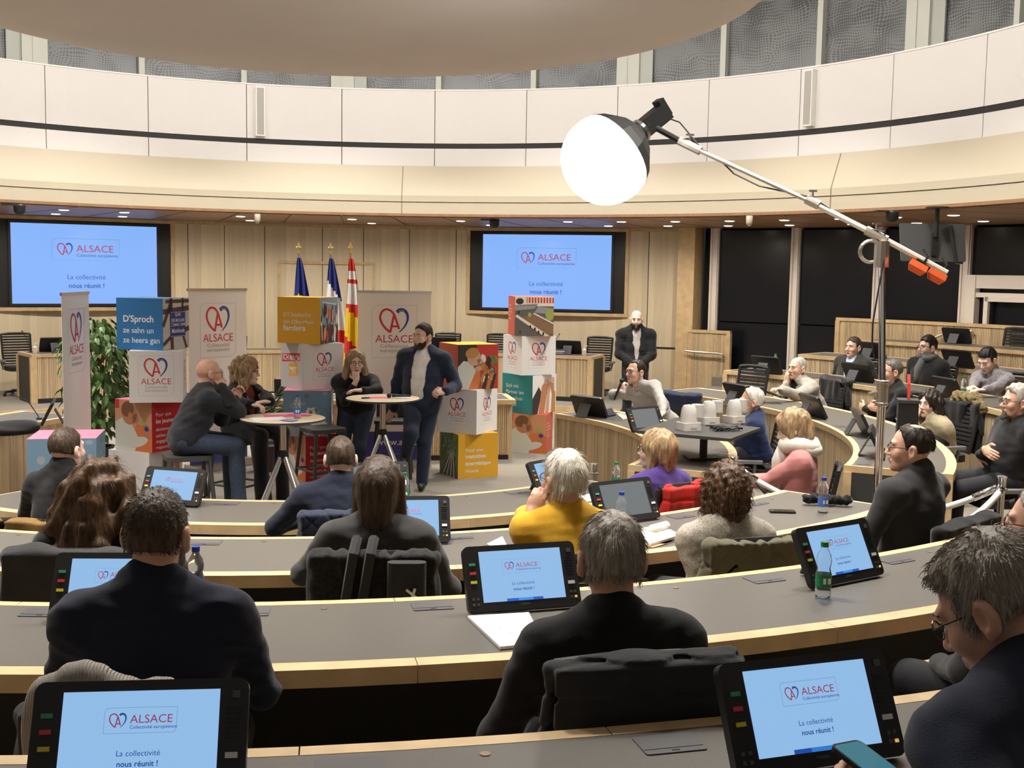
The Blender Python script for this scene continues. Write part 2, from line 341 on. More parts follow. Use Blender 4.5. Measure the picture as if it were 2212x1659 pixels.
class Print(MB):
    """flat print in the local xz plane (facing -y); materials by index"""
    def __init__(s): super().__init__(); s.ms = []; s.d = 0
    def use(s, m):
        if m not in s.ms: s.ms.append(m)
        s.mi = s.ms.index(m); return s
    def p2(s, pts, d=0): return s.quadmesh([(p[0], -.0004*d, p[1]) for p in pts], [tuple(range(len(pts)))])
    def rect(s, x0, z0, x1, z1, d=0): return s.p2([(x0, z0), (x1, z0), (x1, z1), (x0, z1)], d)
    def ell(s, cx, cz, rx, rz, d=1, n=20, rot=0):
        c, q = math.cos(rot), math.sin(rot)
        return s.p2([(cx+c*rx*math.cos(2*math.pi*k/n)-q*rz*math.sin(2*math.pi*k/n), cz+q*rx*math.cos(2*math.pi*k/n)+c*rz*math.sin(2*math.pi*k/n)) for k in range(n)], d)
    def text(s, txt, x, z, size, bold=0, align='LEFT', d=2, sx=1.0, shear=0, space=1.0):
        vs, fs = text_polys(txt, size, bold, align, shear, space); return s.quadmesh([(x+v[0]*sx, -.0004*d, z+v[1]) for v in vs], fs)
    def stroke(s, pts, w, d=2):
        """thick open polyline; w may be a list"""
        ws = w if isinstance(w, (list, tuple)) else [w]*len(pts); L = []; R = []
        for i, p in enumerate(pts):
            a = pts[max(i-1, 0)]; b = pts[min(i+1, len(pts)-1)]; dx, dz = b[0]-a[0], b[1]-a[1]; l = math.hypot(dx, dz) or 1
            L.append((p[0]-dz/l*ws[i]/2, p[1]+dx/l*ws[i]/2)); R.append((p[0]+dz/l*ws[i]/2, p[1]-dx/l*ws[i]/2))
        vs = [(q[0], -.0004*d, q[1]) for q in L+R]; n = len(pts)
        return s.quadmesh(vs, [(i, i+1, n+i+1, n+i) for i in range(n-1)])
    def rrect_line(s, x0, z0, x1, z1, r, w, d=1):
        pts = []
        for cx, cz, a0, rr in ((x1-.001, z1-.001, 0, .001), (x0+r, z1-r, 90, r), (x0+.001, z0+.001, 180, .001), (x1-r, z0+r, 270, r)):
            for k in range(7): a = math.radians(a0+90*k/6); pts.append((cx+rr*math.cos(a), cz+rr*math.sin(a)))
        return s.stroke(pts+[pts[0], pts[1]], w, d)
    def emblem(s, cx, cz, S, red='p_red', blue='p_blue'):
        """open A joined to a half heart: S = emblem height"""
        def sp(pts, n=6):
            out = []
            for i in range(len(pts)-1):
                p0 = pts[max(i-1, 0)]; p1 = pts[i]; p2 = pts[i+1]; p3 = pts[min(i+2, len(pts)-1)]
                for k in range(n):
                    t = k/n; out.append(tuple(.5*(2*p1[j]+(p2[j]-p0[j])*t+(2*p0[j]-5*p1[j]+4*p2[j]-p3[j])*t*t+(3*p1[j]-p0[j]-3*p2[j]+p3[j])*t**3) for j in (0, 1)))
            return out+[pts[-1]]
        T = lambda pts: [(cx+x*S, cz+z*S) for x, z in pts]
        s.use(red)
        s.stroke(T(sp([(-.17, -.46), (-.36, -.30), (-.52, -.08), (-.58, .16), (-.50, .38), (-.34, .47), (-.16, .42), (-.02, .26), (.06, .06), (.13, -.14), (.19, -.33)])), .085*S)
        s.stroke(T([(-.17, -.47), (-.13, -.28), (-.02, .24)]), .085*S, 3); s.stroke(T([(-.12, -.22), (.15, -.22)]), .075*S, 3)
        s.use(blue)
        P = sp([(.10, .36), (.22, .45), (.38, .44), (.50, .32), (.54, .12), (.49, -.08), (.38, -.27), (.20, -.46)]); n = len(P)
        s.stroke(T(P), [S*(.155*(1-.75*(i/(n-1))**1.3)) for i in range(n)])
        return s
    def star(s, cx, cz, r, d=4): return s.p2([(cx+(r if k % 2 == 0 else r*.42)*math.sin(math.pi*k/5), cz+(r if k % 2 == 0 else r*.42)*math.cos(math.pi*k/5)) for k in range(10)], d)
    def stacked_logo(s, cx, cz, W):
        """framed emblem over the two-line name: W = frame width"""
        H = W*1.18
        s.use('p_line').rrect_line(cx-W/2, cz-H/2, cx+W/2, cz+H/2, W*.16, W*.008)
        s.emblem(cx, cz+H*.2, W*.55)
        s.use('p_white')
        for k in range(3): s.star(cx+W*(.115+.045*k), cz+H*.2+W*(.228+.008*(k == 1)), W*.016)
        s.use('p_red').text('ALSACE', cx, cz-H*.21, W*.245, -.004, 'CENTER')
        s.use('p_grey').text('Collectivité', cx, cz-H*.31, W*.115, 0, 'CENTER', space=1.15).text('européenne', cx, cz-H*.395, W*.115, 0, 'CENTER', space=1.15)
        return s
    def slide(s, W, H, bar=False, wall=False):
        """the slide, centred at the origin"""
        s.use('wall_screen' if wall else 'screen').rect(-W/2, -H/2, W/2, H/2, 0)
        lw = W*.46; z0 = H*.05; s.use('s_line').rrect_line(-lw/2, z0, lw/2, z0+H*.27, W*.03, W*.0025)
        s.emblem(-lw*.31, z0+H*.135, H*.155, 's_red', 's_blue')
        s.use('s_red').text('ALSACE', -lw*.145, z0+H*.105, H*.125, 0, sx=1.05)
        s.use('s_blue').text('Collectivité européenne', -lw*.145, z0+H*.045, H*.052, .004)
        s.text('La collectivité', 0, -H*.19, H*.085, 0, 'CENTER').text('nous réunit !', 0, -H*.30, H*.085, .018, 'CENTER')
        if bar:
            s.use('s_bar').rect(-W*.22, -H*.5, W*.22, -H*.45, 2); s.use('s_bar2').rect(-W*.08, -H*.5, W*.10, -H*.45, 3)
        return s
    def make(s, name, parent=None, loc=None, rot=None):
        me = bpy.data.meshes.new(name); me.from_pydata(s.v, [], s.f)
        for m in s.ms: me.materials.append(MAT[m])
        me.polygons.foreach_set('material_index', s.m)
        return link(name, me, parent, loc, rot)
# ================================================================== desks
def slat_front(parent, r, z0, z1, a0, a1, pitch=.026, inward=True):
    m = MB(); n = int(math.radians(abs(a1-a0))*r/pitch); da = (a1-a0)/n
    for k in range(n): m.arc(r-.012, r, z0, z1, a0+da*(k+.14), a0+da*(k+.86), 5)
    o = m.obj('slat_front', 'oak_slat', parent); o['kind'] = 'stuff'; return o
def desk(i, a0, a1, label, joints, wood=True, ends=(True, True), rin=None, zt=None, fl=None, dep=DEP, name='curved_desk', flz=None):
    r0 = RF(i) if rin is None else rin; zt = ZT(i) if zt is None else zt; fl = FL(i) if fl is None else fl; r1 = r0+dep
    base = fl-.1515 if (i > 1 and rin is None) else fl
    mid = pol((r0+r1)/2, (a0+a1)/2, fl); t = thing(name, label, 'desk', mid); off = -mid
    def fin(mb, nm, mt): o = mb.obj(nm, mt, t); o.location = off; return o
    fin(MB().arc(r0+.05, r1-.075, zt-.035, zt-.001, a0+.3, a1-.3), 'worktop', 'laminate')
    cuts = [a0]+[j for j in sorted(joints) if a0+1 < j < a1-1]+[a1]
    for p, q in zip(cuts[:-1], cuts[1:]):
        fin(MB().arc(r0, r0+.05, zt-.05, zt, p+.012, q-.012), 'edge_trim', 'oak')
        fin(MB().arc(r1-.075, r1, zt-.06, zt, p+.012, q-.012), 'edge_trim', 'oak')
    for a, s in ((a0, 1), (a1, -1)):
        fin(MB().arc(r0+.05, r1-.075, zt-.05, zt, a, a+.3*s), 'edge_trim', 'oak')
    fin(MB().arc(r0+.06, r0+.09, base, zt-.05, a0+.2, a1-.2), 'modesty_panel', 'dark_panel')
    fin(MB().arc(r0+.02, r0+.055, base+.0, base+.07, a0+.2, a1-.2), 'plinth', 'dark_panel')
    if wood:
        fin(MB().arc(r0+.032, r0+.058, base+.07, zt-.05, a0+.2, a1-.2), 'front_board', 'oak_panel')
        o = slat_front(t, r0+.031, base+.075, zt-.05, a0+.6, a1-.6); o.location = off
    for a, s, e in ((a0, 1, ends[0]), (a1, -1, ends[1])):
        if not e: continue
        fin(MB().arc(r0+.01, r1-.01, base, zt-.05, a, a+.35*s), 'end_panel', 'charcoal')
        fin(MB().arc(r0, r0+.06, base, zt-.05, a-.12*s, a+.5*s), 'end_post', 'oak'); fin(MB().arc(r1-.06, r1, fl, zt-.05, a-.12*s, a+.5*s), 'end_post', 'oak')
    return t
j3 = [140+12.35*k-.05 for k in range(-1, 8)]
desk(1, 140.65, 219.35, 'front row desk of the audience, grey top, nearest the stage', [153, 166, 179, 192, 205])
desk(2, 140.65, 219.35, 'second audience desk from the stage with the green padded coat behind it', [147.8, 160.6, 173.4, 186.6, 199.4])
desk(3, 140.65, 219.35, 'third audience desk from the stage with a green-label bottle on it', [153, 165.3, 177.65, 190, 202.3])
desk(4, 140.65, 219.35, 'audience desk in the uppermost visible row with two lit monitors', [154.4, 164.8, 175.2, 180.4, 190.8, 201.2])
desk(1, 57, 125.3, 'side desk with slatted front where the man with the microphone sits', [70, 82, 97, 112])
desk(2, 57, 125.3, 'side desk with slatted front curving behind the woman in pink', [71, 84, 98, 112])
desk(3, 54, 125.3, 'side desk behind the man in the light grey cardigan', [66, 79, 92, 106])
desk(4, 54.5, 125.3, 'side desk behind the man in the patterned shirt', [66, 77, 88, 100])
desk(5, 54.5, 125.3, 'side desk in the rearmost row below the slatted parapet', [64, 74, 85])
desk(1, -125.3, -57, 'slatted side desk with an empty top beside the white banner', [-112, -97, -82, -70])
desk(2, -125.3, -57, 'slatted side desk on the far side of the stage plants', [-112, -97, -82, -70])
# dais behind the stage and the low desk in front of it
dz = .15
m = MB(); m.arc(8.35, WALL-.03, 0, dz, -34.5, 34.0, 2); struct(m.obj('floor_dais', 'carpet'), 'low carpeted dais'); 
m = MB(); m.arc(8.33, 8.36, 0, dz+.002, -34.5, 34.0, 2); struct(m.obj('trim_3', 'oak'), 'wooden edge of the low dais')
desk(1, -29.6, 29.2, 'long curved slatted desk on the dais under the wall screens', [-20, -10, 0, 10, 20], rin=9.05, zt=.92, fl=dz, dep=.75, name='dais_desk')
t = thing('secretary_desk', 'low slatted desk standing across the stage behind the printed cubes', 'desk', (.80, 3.38, 0))
m = MB(); m.box((0, 0, .73), (2.9, .66, .035)); m.obj('worktop', 'laminate', t)
for y in (-.35, .35): m = MB(); m.box((0, y, .725), (3.04, .07, .055)); m.obj('edge_trim', 'oak', t)
for x in (-1.485, 1.485): m = MB(); m.box((x, 0, .725), (.07, .66, .055)); m.obj('edge_trim', 'oak', t); m = MB(); m.box((x, .05, .35), (.04, .5, .70)); m.obj('end_panel', 'oak_panel', t)
m = MB(); m.box((0, -.29, .38), (2.9, .02, .64)); m.obj('front_board', 'oak_panel', t); m = MB(); m.box((0, -.28, .035), (2.9, .03, .07)); m.obj('plinth', 'dark_panel', t)
m = MB()
for k in range(111): m.box((-1.43+k*.026, -.306, .385), (.018, .012, .62))
o = m.obj('slat_front', 'oak_slat', t); o['kind'] = 'stuff'
# parapets
def parapet(r, z0, z1, a0, a1, label, rail=None):
    mid = pol(r, (a0+a1)/2, z0); t = thing('slatted_parapet', label, 'parapet', mid)
    def fin(mb, nm, mt): o = mb.obj(nm, mt, t); o.location = -mid; return o
    fin(MB().arc(r, r+.06, z0, z1-.05, a0, a1), 'board', 'oak_panel'); fin(MB().arc(r-.03, r+.07, z1-.05, z1, a0-.15, a1+.15), 'cap_rail', 'oak')
    for a in (a0, a1): fin(MB().arc(r-.03, r+.07, z0, z1-.05, a-.2, a+.2), 'end_post', 'oak')
    o = slat_front(t, r, z0, z1-.05, a0+.4, a1-.4); o.location = -mid
    if rail:
        m = MB(); m.tube([pol(*p) for p in rail], .02, 8); fin(m, 'handrail', 'steel')
        for k in (1, len(rail)-2):
            p = rail[k]; m = MB(); m.tube([pol(p[0], p[1], p[2]), pol(r-.01, p[1], p[2]-.06)], .008, 6); fin(m, 'bracket', 'steel')
    return t
parapet(10.9, .1, 1.345, 35.6, 39.7, 'short slatted parapet with a handrail by the stave wall', [(10.8, 35.7, .97), (10.8, 36.5, .96), (10.8, 38.9, .95), (10.8, 39.4, .94), (10.8, 39.4, .8)])
parapet(10.95, .6, 1.65, 49.8, 100, 'long slatted parapet with a sloping handrail behind the rearmost desk', [(10.85, 57, 1.25), (10.85, 57.4, 1.27), (10.85, 60, 1.52), (10.85, 62, 1.54), (10.85, 62, 1.4)])
# ================================================================== conference monitors
mat('b_grey2', (.20, .19, .17), .4)
def monitor_proto(lit, label):
    t = thing('conference_monitor', label, 'monitor'); T = math.radians(-27); M = RX(T)
    Wm, Hm = .445, .250
    m = MB(); m.rbox((0, 0, 0), (Wm, Hm, .028), .022, M=RX(math.pi/2)); bm_ = m.mesh('housing', 'black_plastic')
    h = link('housing', bm_, t, (0, 0, .005+Hm/2*math.cos(T)), (T, 0, 0))
    pr = Print()
    if lit == 2: pr.slide(.325, .193, True)
    elif lit == 1: pr.use('screen_dim').rect(-.1625, -.0965, .1625, .0965)
    else: pr.use('black').rect(-.1625, -.0965, .1625, .0965)
    pr.use('b_grey2').text('TAIDEN', 0, -.113, .010, .004, 'CENTER', 2)
    pr.make('screen', h, (0, -.0150, .006))
    bt = MB()
    for z, mt in ((.055, 0), (.022, 1), (-.012, 2)): bt.mi = mt; bt.rbox((-.192, -.016, z), (.022, .009, .005), .004, M=RX(math.pi/2)) if False else bt.box((-.192, -.0155, z), (.024, .006, .010))
    bt.mi = 3; bt.box((.192, -.0155, -.035), (.026, .006, .012))
    for x, z in ((-.2, -.075), (-.182, -.075), (-.2, -.095), (-.182, -.095), (.186, -.07), (.202, -.07), (.186, -.09)): bt.mi = 4; bt.box((x, -.0145, z), (.009, .003, .009))
    bt.mi = 5; bt.box((.203, -.0155, -.09), (.008, .005, .008)); bt.mi = 4; bt.box((.197, -.0155, .09), (.016, .005, .016))
    bo = bt.obj('buttons', [mat('b_green', (.06, .38, .20), .4), mat('b_red', (.65, .06, .07), .4), mat('b_yellow', (.75, .65, .05), .4), 'white', mat('b_grey', (.09, .09, .09), .4), mat('b_amber', (.8, .45, .1), .4, emit=.8)], h)
    bo['kind'] = 'stuff'
    sp = MB()
    for k in range(7): sp.box((.192, -.0145, .062-.010*k), (.030, .003, .0045))
    sp.obj('speaker_slots', 'black', h)['kind'] = 'stuff'
    m = MB(); m.box((0, .098, .076), (.15, .010, .158), RX(math.radians(28))); m.obj('kickstand', mat('kick', (.055, .055, .057), .5), t)
    return t
MON2 = monitor_proto(2, 'x'); MON1 = monitor_proto(1, 'x'); MON0 = monitor_proto(0, 'x')
def dirv_(a): return Vector((math.sin(math.radians(a)), math.cos(math.radians(a)), 0))
def place_mon(proto, px, py, i, label, ztop=None, turn=0, pos=None, group=None):
    z = (ZT(i) if ztop is None else ztop)+.002; p = G(px, py, z) if pos is None else pos
    o = dup(proto, p, 0, label); v = Vector((p.x, p.y, 0)); o.rotation_euler = (0, 0, face_to(-v)+math.radians(turn)); return o
# monitor face looks outward (to the sitter): local -y = outward -> local +y points to the centre
place_mon(MON2, 305, 1715, 4, 'large lit monitor on the uppermost desk beside the knitted grey garment')
place_mon(MON2, 1745, 1640, 4, 'lit monitor on the uppermost desk beside the man in the quilted vest', turn=2)
place_mon(MON2, 1125, 1311, 3, 'lit monitor on the third desk beside the loose papers', turn=2)
place_mon(MON2, 1808, 1252, 3, 'lit monitor on the third desk behind the green-label bottle', turn=6)
place_mon(MON2, 252, 1338, 3, 'lit monitor half hidden by the broad navy jacket')
place_mon(MON2, 2245, 1170, 3, 'monitor at the end of the third desk by the rope barrier', turn=4)
place_mon(MON2, 880, 1170, 2, 'lit monitor in front of the woman in the grey wool jacket', turn=-6)
place_mon(MON1, 1348, 1125, 2, 'dimmed monitor behind the blue-label bottle', turn=4)
place_mon(MON2, 375, 1088, 1, 'pale lit monitor on the front row desk below the bald man', turn=-7)
place_mon(MON2, 1190, 1062, 1, 'lit monitor behind the white-haired man in yellow', turn=12)
place_mon(MON1, 815, 1072, 1, 'monitor on the front row desk between the bob-haired woman and the young man in navy', turn=0)
for px, py, i, lab, tr in ((1272, 900, 1, 'black monitor in front of the man with the microphone', 12), 
        (1594, 873, 2, 'black monitor behind the white-haired man in the navy fleece', 0), (1655, 808, 3, 'black monitor with a green bottle cap behind it', 0),
        (1755, 901, 2, 'black monitor beside the man in the grey cardigan', 0), (1852, 825, 3, 'black monitor in front of the man in the dark suit and blue shirt', 0),
        (1860, 940, 2, 'black monitor on the side desk left of the boom stand', 0), (1893, 985, 2, 'black monitor on the side desk just behind the boom stand', 0), (1880, 775, 4, 'black monitor behind the head of the man in the blue shirt', 0),
        (2068, 795, 4, 'black monitor between the scarf man and the patterned shirt', 0), (2045, 862, 3, 'black monitor in front of the young man in the patterned shirt', 0),
        (2066, 742, 5, 'black monitor on the rearmost side desk by an empty chair', 0), (105, 915, 1, 'black monitor with a gooseneck microphone on the slatted side desk', 30)):
    place_mon(MON1 if 'grey-screened' in lab else MON0, px, py, i, lab, turn=tr)
o = place_mon(MON1, 1393, 930, 1, 'grey-screened monitor turned sideways beside the red folder'); o.rotation_euler = (0, 0, face_to(dirv_(-28)))
for n, (a, lab) in enumerate(((-26.7, 'desk monitor on the dais behind the hand gel bottle below the left screen'), (-22.5, 'desk monitor on the dais behind the leafy plant'), (-9.3, 'desk monitor on the dais beside the tall white banner'),
               (7.5, 'desk monitor on the dais behind the man in the navy suit'), (12.6, 'desk monitor on the dais behind the market photo cube'), (25.9, 'desk monitor on the dais with a name plate below the right screen'))):
    p = pol(9.5, a, .9205); o = dup(MON0, p, face_to(-p), lab)
for x, lab in ((-.38, 'black monitor on the low stage desk by the palm leaves'), (1.9, 'black monitor on the low stage desk beside the photo cubes')):
    dup(MON0, (x, 3.38, .7535), math.pi, lab)
for o in (MON2, MON1, MON0):
    for c in list(o.children):
        for g in list(c.children): bpy.data.objects.remove(g)
        bpy.data.objects.remove(c)
    bpy.data.objects.remove(o)
# cable flaps and round caps let into the desks
fm = MB(); fm.rbox((0, 0, .0015), (.155, .105, .003), .008); fm.mi = 0; flm = fm.mesh('cable_flap', 'flap')
fm = MB(); fm.box((0, -.028, .0035), (.15, .0015, .001)); fm.box((0, -.040, .0035), (.02, .006, .001)); fls = fm.mesh('flap_seam', 'black_plastic')
cm_ = MB(); cm_.lathe([(0, .0), (.013, .0), (.013, .002), (0, .002)], n=14); cpm = cm_.mesh('desk_cap', mat('brass', (.25, .18, .10), .4, metal=.6))
rowname = {1: 'front row desk', 2: 'second desk from the stage', 3: 'third desk from the stage', 4: 'uppermost desk'}
spots = {3: ((-171.2, 'left of the half hidden monitor'), (-177.6, 'right of the broad navy jacket'), (176.5, 'left of the monitor with papers'), (164.0, 'behind the olive quilted coat'), (157.4, 'right of the green-label bottle'), (151.5, 'before the rope barrier')),
         4: ((174.4, 'below the black puffer jacket'), (179.6, 'right of the largest monitor'), (168.6, 'beside the man in the quilted vest')), 2: ((-172.9, 'behind the cropped head'), (171.7, 'right of the bob-haired woman'), (154.9, 'right of the dimmed monitor'), (147.0, 'beside the dark curls')), 1: ((-168.3, 'right of the pale lit monitor'), (154.6, 'left of the monitor behind the white hair'), (178, 'behind the young man in navy'))}
for i, L in spots.items():
    for a, w_ in L:
        p = pol(RF(i)+.13, a, ZT(i)-.0008)
        o = tag(link('cable_flap', flm, None, p, face_to(-p)), 'grey cable flap in the '+rowname[i]+' '+w_, 'cable flap', 'cable flaps of the '+rowname[i]); link('flap_seam', fls, o)
for i, L in ((2, (69.5, 83, 97, 111, 123.3)), (3, (65.5, 79.5, 93, 100, 107))):
    for a in L:
        p = pol(RF(i)+.13, a, ZT(i)-.0008); o = tag(link('cable_flap', flm, None, p, face_to(-p)), 'flat grey cable flap let into a side desk beside the black monitors', 'cable flap', 'cable flaps of the side desks'); link('flap_seam', fls, o)
for i, L in {3: ((700, 1315, 'between the bottle and the papers'), (1460, 1270, 'right of the grey head'), (2008, 1192, 'beyond the green-label bottle')), 4: ((1048, 1629, 'left of the dark flap'),), 2: ((40, 1155, 'beside the long chestnut hair'), (570, 1170, 'behind the navy quilted jacket'), (1520, 1104, 'between monitor and dark curls'), (1668, 1078, 'near the end by the mitten')), 1: ((592, 1087, 'before the bar table'), (1008, 1072, 'before the yellow cube'))}.items():
    for x, y, w_ in L:
        p = G(x, y, ZT(i)-.001); tag(link('desk_cap', cpm, None, p), 'brown cap in the '+rowname[i]+' '+w_, 'desk cap', 'round caps of the '+rowname[i])
# ================================================================== office chairs
def chair_proto():
    t = thing('office_chair', 'x', 'chair'); mat('chair_mesh', (.022, .022, .023), .8)
    m = MB(); m.rbox((0, .02, .46), (.48, .46, .07), .1); m.obj('seat', 'chair_mesh', t)
    b = MB()
    for x in (-.225, .225): b.tube([(x*.92, -.22, .5), (x, -.25, .7), (x*1.02, -.30, 1.0)], .018, 6)
    b.tube([(-.229, -.30, 1.0), (-.1, -.315, 1.015), (.1, -.315, 1.015), (.229, -.30, 1.0)], .02, 6); b.tube([(-.207, -.22, .52), (.207, -.22, .52)], .016, 6)
    bk = b.obj('back_frame', 'black_plastic', t)
    sl = MB(); sl.box((0, -.235, .56), (.44, .012, .032)); me = sl.mesh('back_slat', 'chair_mesh')
    for k in range(11):
        z = .05*k*.9; link('back_slat', me, bk, (0, -.09*(k/10)**1.3*.85, z*.98), (0, 0, 0))
    for x in (-.27, .27):
        m = MB(); m.tube([(x, -.02, .44), (x*1.12, -.02, .57)], .018, 6); m.rbox((x*1.13, .03, .59), (.07, .25, .03), .03); m.obj('armrest', 'grey_plastic', t)
    m = MB(); m.tube([(0, 0, .42), (0, 0, .1)], .03, 8)
    for k in range(5):
        a = 2*math.pi*k/5; m.tube([(0, 0, .1), (.27*math.cos(a), .27*math.sin(a), .075)], .02, 6); m.ball((.27*math.cos(a), .27*math.sin(a), .032), .03, 8)
    m.obj('base', 'black_plastic', t)
    return t
CHAIR = chair_proto()
def chair_at(p, face, label):
    o = dup(CHAIR, p, face_to(face), label); return o
# ================================================================== wall screens
def wall_screen(a, label):
    t = thing('wall_screen', label, 'screen', pol(WALL-.13, a, 2.32), -math.radians(a))
    m = MB(); m.box((0, .04, 0), (2.94, .10, 1.50)); m.obj('niche', 'black', t)
    for x, z, sx, sz in ((0, .78, 3.06, .06), (0, -.78, 3.06, .06), (-1.50, 0, .06, 1.50), (1.50, 0, .06, 1.50)):
        m = MB(); m.box((x, .03, z), (sx, .14, sz)); m.obj('frame_trim', 'oak', t)
    m = MB(); m.rbox((0, 0, 0), (2.52, 1.46, .06), .01, M=RX(math.pi/2)); b = m.obj('housing', 'black_plastic', t, loc=(0, -.03, 0))
    Print().slide(2.43, 1.37, False, True).make('display', t, (0, -.062, 0)); return t
wall_screen(-21.7, 'large wall display lit pale blue, seen behind the leafy plant and narrow banner')
wall_screen(21.5, 'large wall display lit pale blue, above the plaza photo cube')
# ================================================================== printed cubes
S = .5
mat('cube_white', (.80, .79, .78), .6); mat('cube_blue', (.03, .19, .48), .55); mat('cube_yellow', (.78, .42, .03), .55); mat('cube_coral', (.60, .11, .06), .55); mat('cube_red', (.60, .025, .03), .55)
mat('cube_teal', (.03, .27, .30), .55); mat('cube_pink', (.80, .22, .33), .55); mat('cube_grey', (.55, .55, .55), .55); mat('cube_brown', (.50, .42, .36), .55)
for n, c in dict(ph_skin=(.48, .22, .11), ph_skin2=(.60, .36, .25), ph_hair=(.20, .09, .04), ph_cloth=(.62, .64, .58), ph_orange=(.66, .19, .06), ph_orange2=(.62, .30, .17), ph_sky=(.16, .27, .38), ph_sky2=(.28, .38, .45), ph_dark=(.045, .035, .03), ph_tree=(.13, .20, .06), ph_tree2=(.34, .40, .10),
                 ph_road=(.13, .12, .12), ph_earth=(.26, .15, .09), ph_sign=(.03, .05, .30), ph_beam=(.10, .055, .045), ph_wall=(.62, .59, .57), ph_redd=(.55, .05, .04), ph_ochre=(.50, .24, .07), ph_cream=(.80, .74, .64), ph_steel=(.30, .33, .36)).items(): mat(n, c, .6)
h = S/2
def bg(p, m): p.use(m).rect(-h, -h, h, h, 0); return p
def f_plain(c): return lambda: bg(Print(), c)
def f_text(c, lines, x=-.19, z=.08, mt='p_white'):
    def f():
        p = bg(Print(), c); zz = z; p.use(mt)
        for txt, sz, b in lines: p.text(txt, x, zz, sz, b); zz -= sz*1.22
        return p
    return f
def f_logo(W=.27): return lambda: bg(Print(), 'cube_white').stacked_logo(0, .01, W)
def f_logo_off(dx): return lambda: bg(Print(), 'cube_white').stacked_logo(dx, .01, .27)
def f_baby():
    p = bg(Print(), 'ph_orange2'); p.use('ph_orange').p2([(-.1, -h), (h, -h), (h, -.02), (.05, .02)], 1)
    p.use('ph_cloth').p2([(-h, -h), (.02, -h), (.06, -.1), (-.03, .03), (-.14, .08), (-h, .02)], 2).ell(.05, -.16, .15, .05, 3, rot=.25)
    p.use('ph_skin').ell(-.05, .12, .105, .115, 3).ell(.03, .07, .045, .05, 3); p.use('ph_hair').ell(-.075, .16, .09, .075, 4, rot=.4)
    p.use('ph_skin').ell(-.04, .10, .025, .03, 5).ell(.19, -.08, .045, .03, 5).ell(.17, 0, .04, .025, 5)
    p.use('ph_tree2').ell(.14, .05, .035, .035, 6); p.use('ph_sign').ell(.18, -.02, .03, .025, 6); p.use('ph_redd').rect(-h, .16, -.19, h, 2); return p
def f_hands():
    p = bg(Print(), 'cube_white'); p.use('ph_dark').p2([(-h, -h), (-.14, -h), (-.06, .02), (-.12, .1), (-h, -.05)], 1)
    p.use('ph_skin').p2([(-.12, -.25), (.0, -.25), (.05, -.02), (.1, .15), (.03, .19), (-.06, .1)], 2); p.use('ph_skin2').p2([(.02, -.25), (.09, -.25), (.11, .0), (.15, .13), (.1, .17), (.06, .02)], 3)
    p.use('ph_ochre').p2([(.14, -.25), (.24, -.25), (.23, .02), (.16, .04)], 2); p.use('ph_skin').p2([(.15, .0), (.21, .0), (.2, .18), (.15, .2), (.12, .12)], 3); p.use('ph_skin2').ell(.04, .16, .05, .035, 4).ell(.17, .17, .04, .04, 4); return p
def f_market():
    p = bg(Print(), 'ph_redd'); p.use('ph_dark').rect(-h, -.02, -.02, h, 1); p.use('ph_ochre')
    r = random.Random(3)
    for k in range(26): p.use(('ph_ochre', 'ph_dark', 'ph_tree', 'ph_cream', 'ph_orange')[k % 5]).ell(.02+r.random()*.2, -.15+r.random()*.25, .02+r.random()*.012, .045, 2+k % 3, rot=.4)
    for k in range(4): p.use('ph_dark' if k % 2 else 'ph_ochre').p2([(0+.05*k, -h), (.04+.05*k, -h), (.08+.05*k, -.08), (.05+.05*k, -.08)], 5)
    p.use('ph_orange').p2([(-.15, -h), (.05, -h), (.02, -.05), (-.05, -.02)], 5); p.use('ph_cloth').p2([(-h, -h), (-.12, -h), (-.03, -.05), (-.08, .05), (-.18, .07), (-h, 0)], 6)
    p.use('ph_skin2').ell(-.05, .10, .085, .09, 7).ell(.02, .06, .035, .03, 7); p.use('ph_ochre').ell(-.075, .155, .085, .06, 8, rot=.2); p.use('ph_skin2').ell(.0, -.02, .045, .03, 8); return p
def f_plaza():
    p = bg(Print(), 'ph_road'); p.use('ph_steel').p2([(-h, .07), (-h, .14), (.05, .16), (.0, .1)], 1); p.use('ph_cream').rect(-h, .13, h, h, 1); p.use('ph_redd').rect(-.1, .17, h, .24, 2)
    p.use('ph_cream')
    for k in range(9): p.rect(-.09+.038*k, .17, -.075+.038*k, .24, 3)
    p.use('ph_dark').ell(-.19, .19, .05, .04, 3); p.use('ph_steel').p2([(.0, .05), (h, .02), (h, .10), (.05, .13)], 2)
    p.use('ph_earth').p2([(-.16, -.01), (-.02, .03), (h, -.11), (h, -.22), (.16, -.23)], 3); p.use('ph_cream').p2([(-h, 0), (-.22, .02), (.21, -h), (.13, -h)], 3).p2([(-.02, .035), (0, .045), (h, -.08), (h, -.1)], 4)
    p.use('ph_tree2').ell(.2, .02, .055, .075, 5).ell(-.06, .02, .025, .03, 5)
    for x, z in ((-.05, -.13), (.01, -.16), (.06, -.2), (-.18, -.2), (.12, -.22), (-.2, .05)): p.use('ph_dark').ell(x, z, .012, .022, 6)
    return p
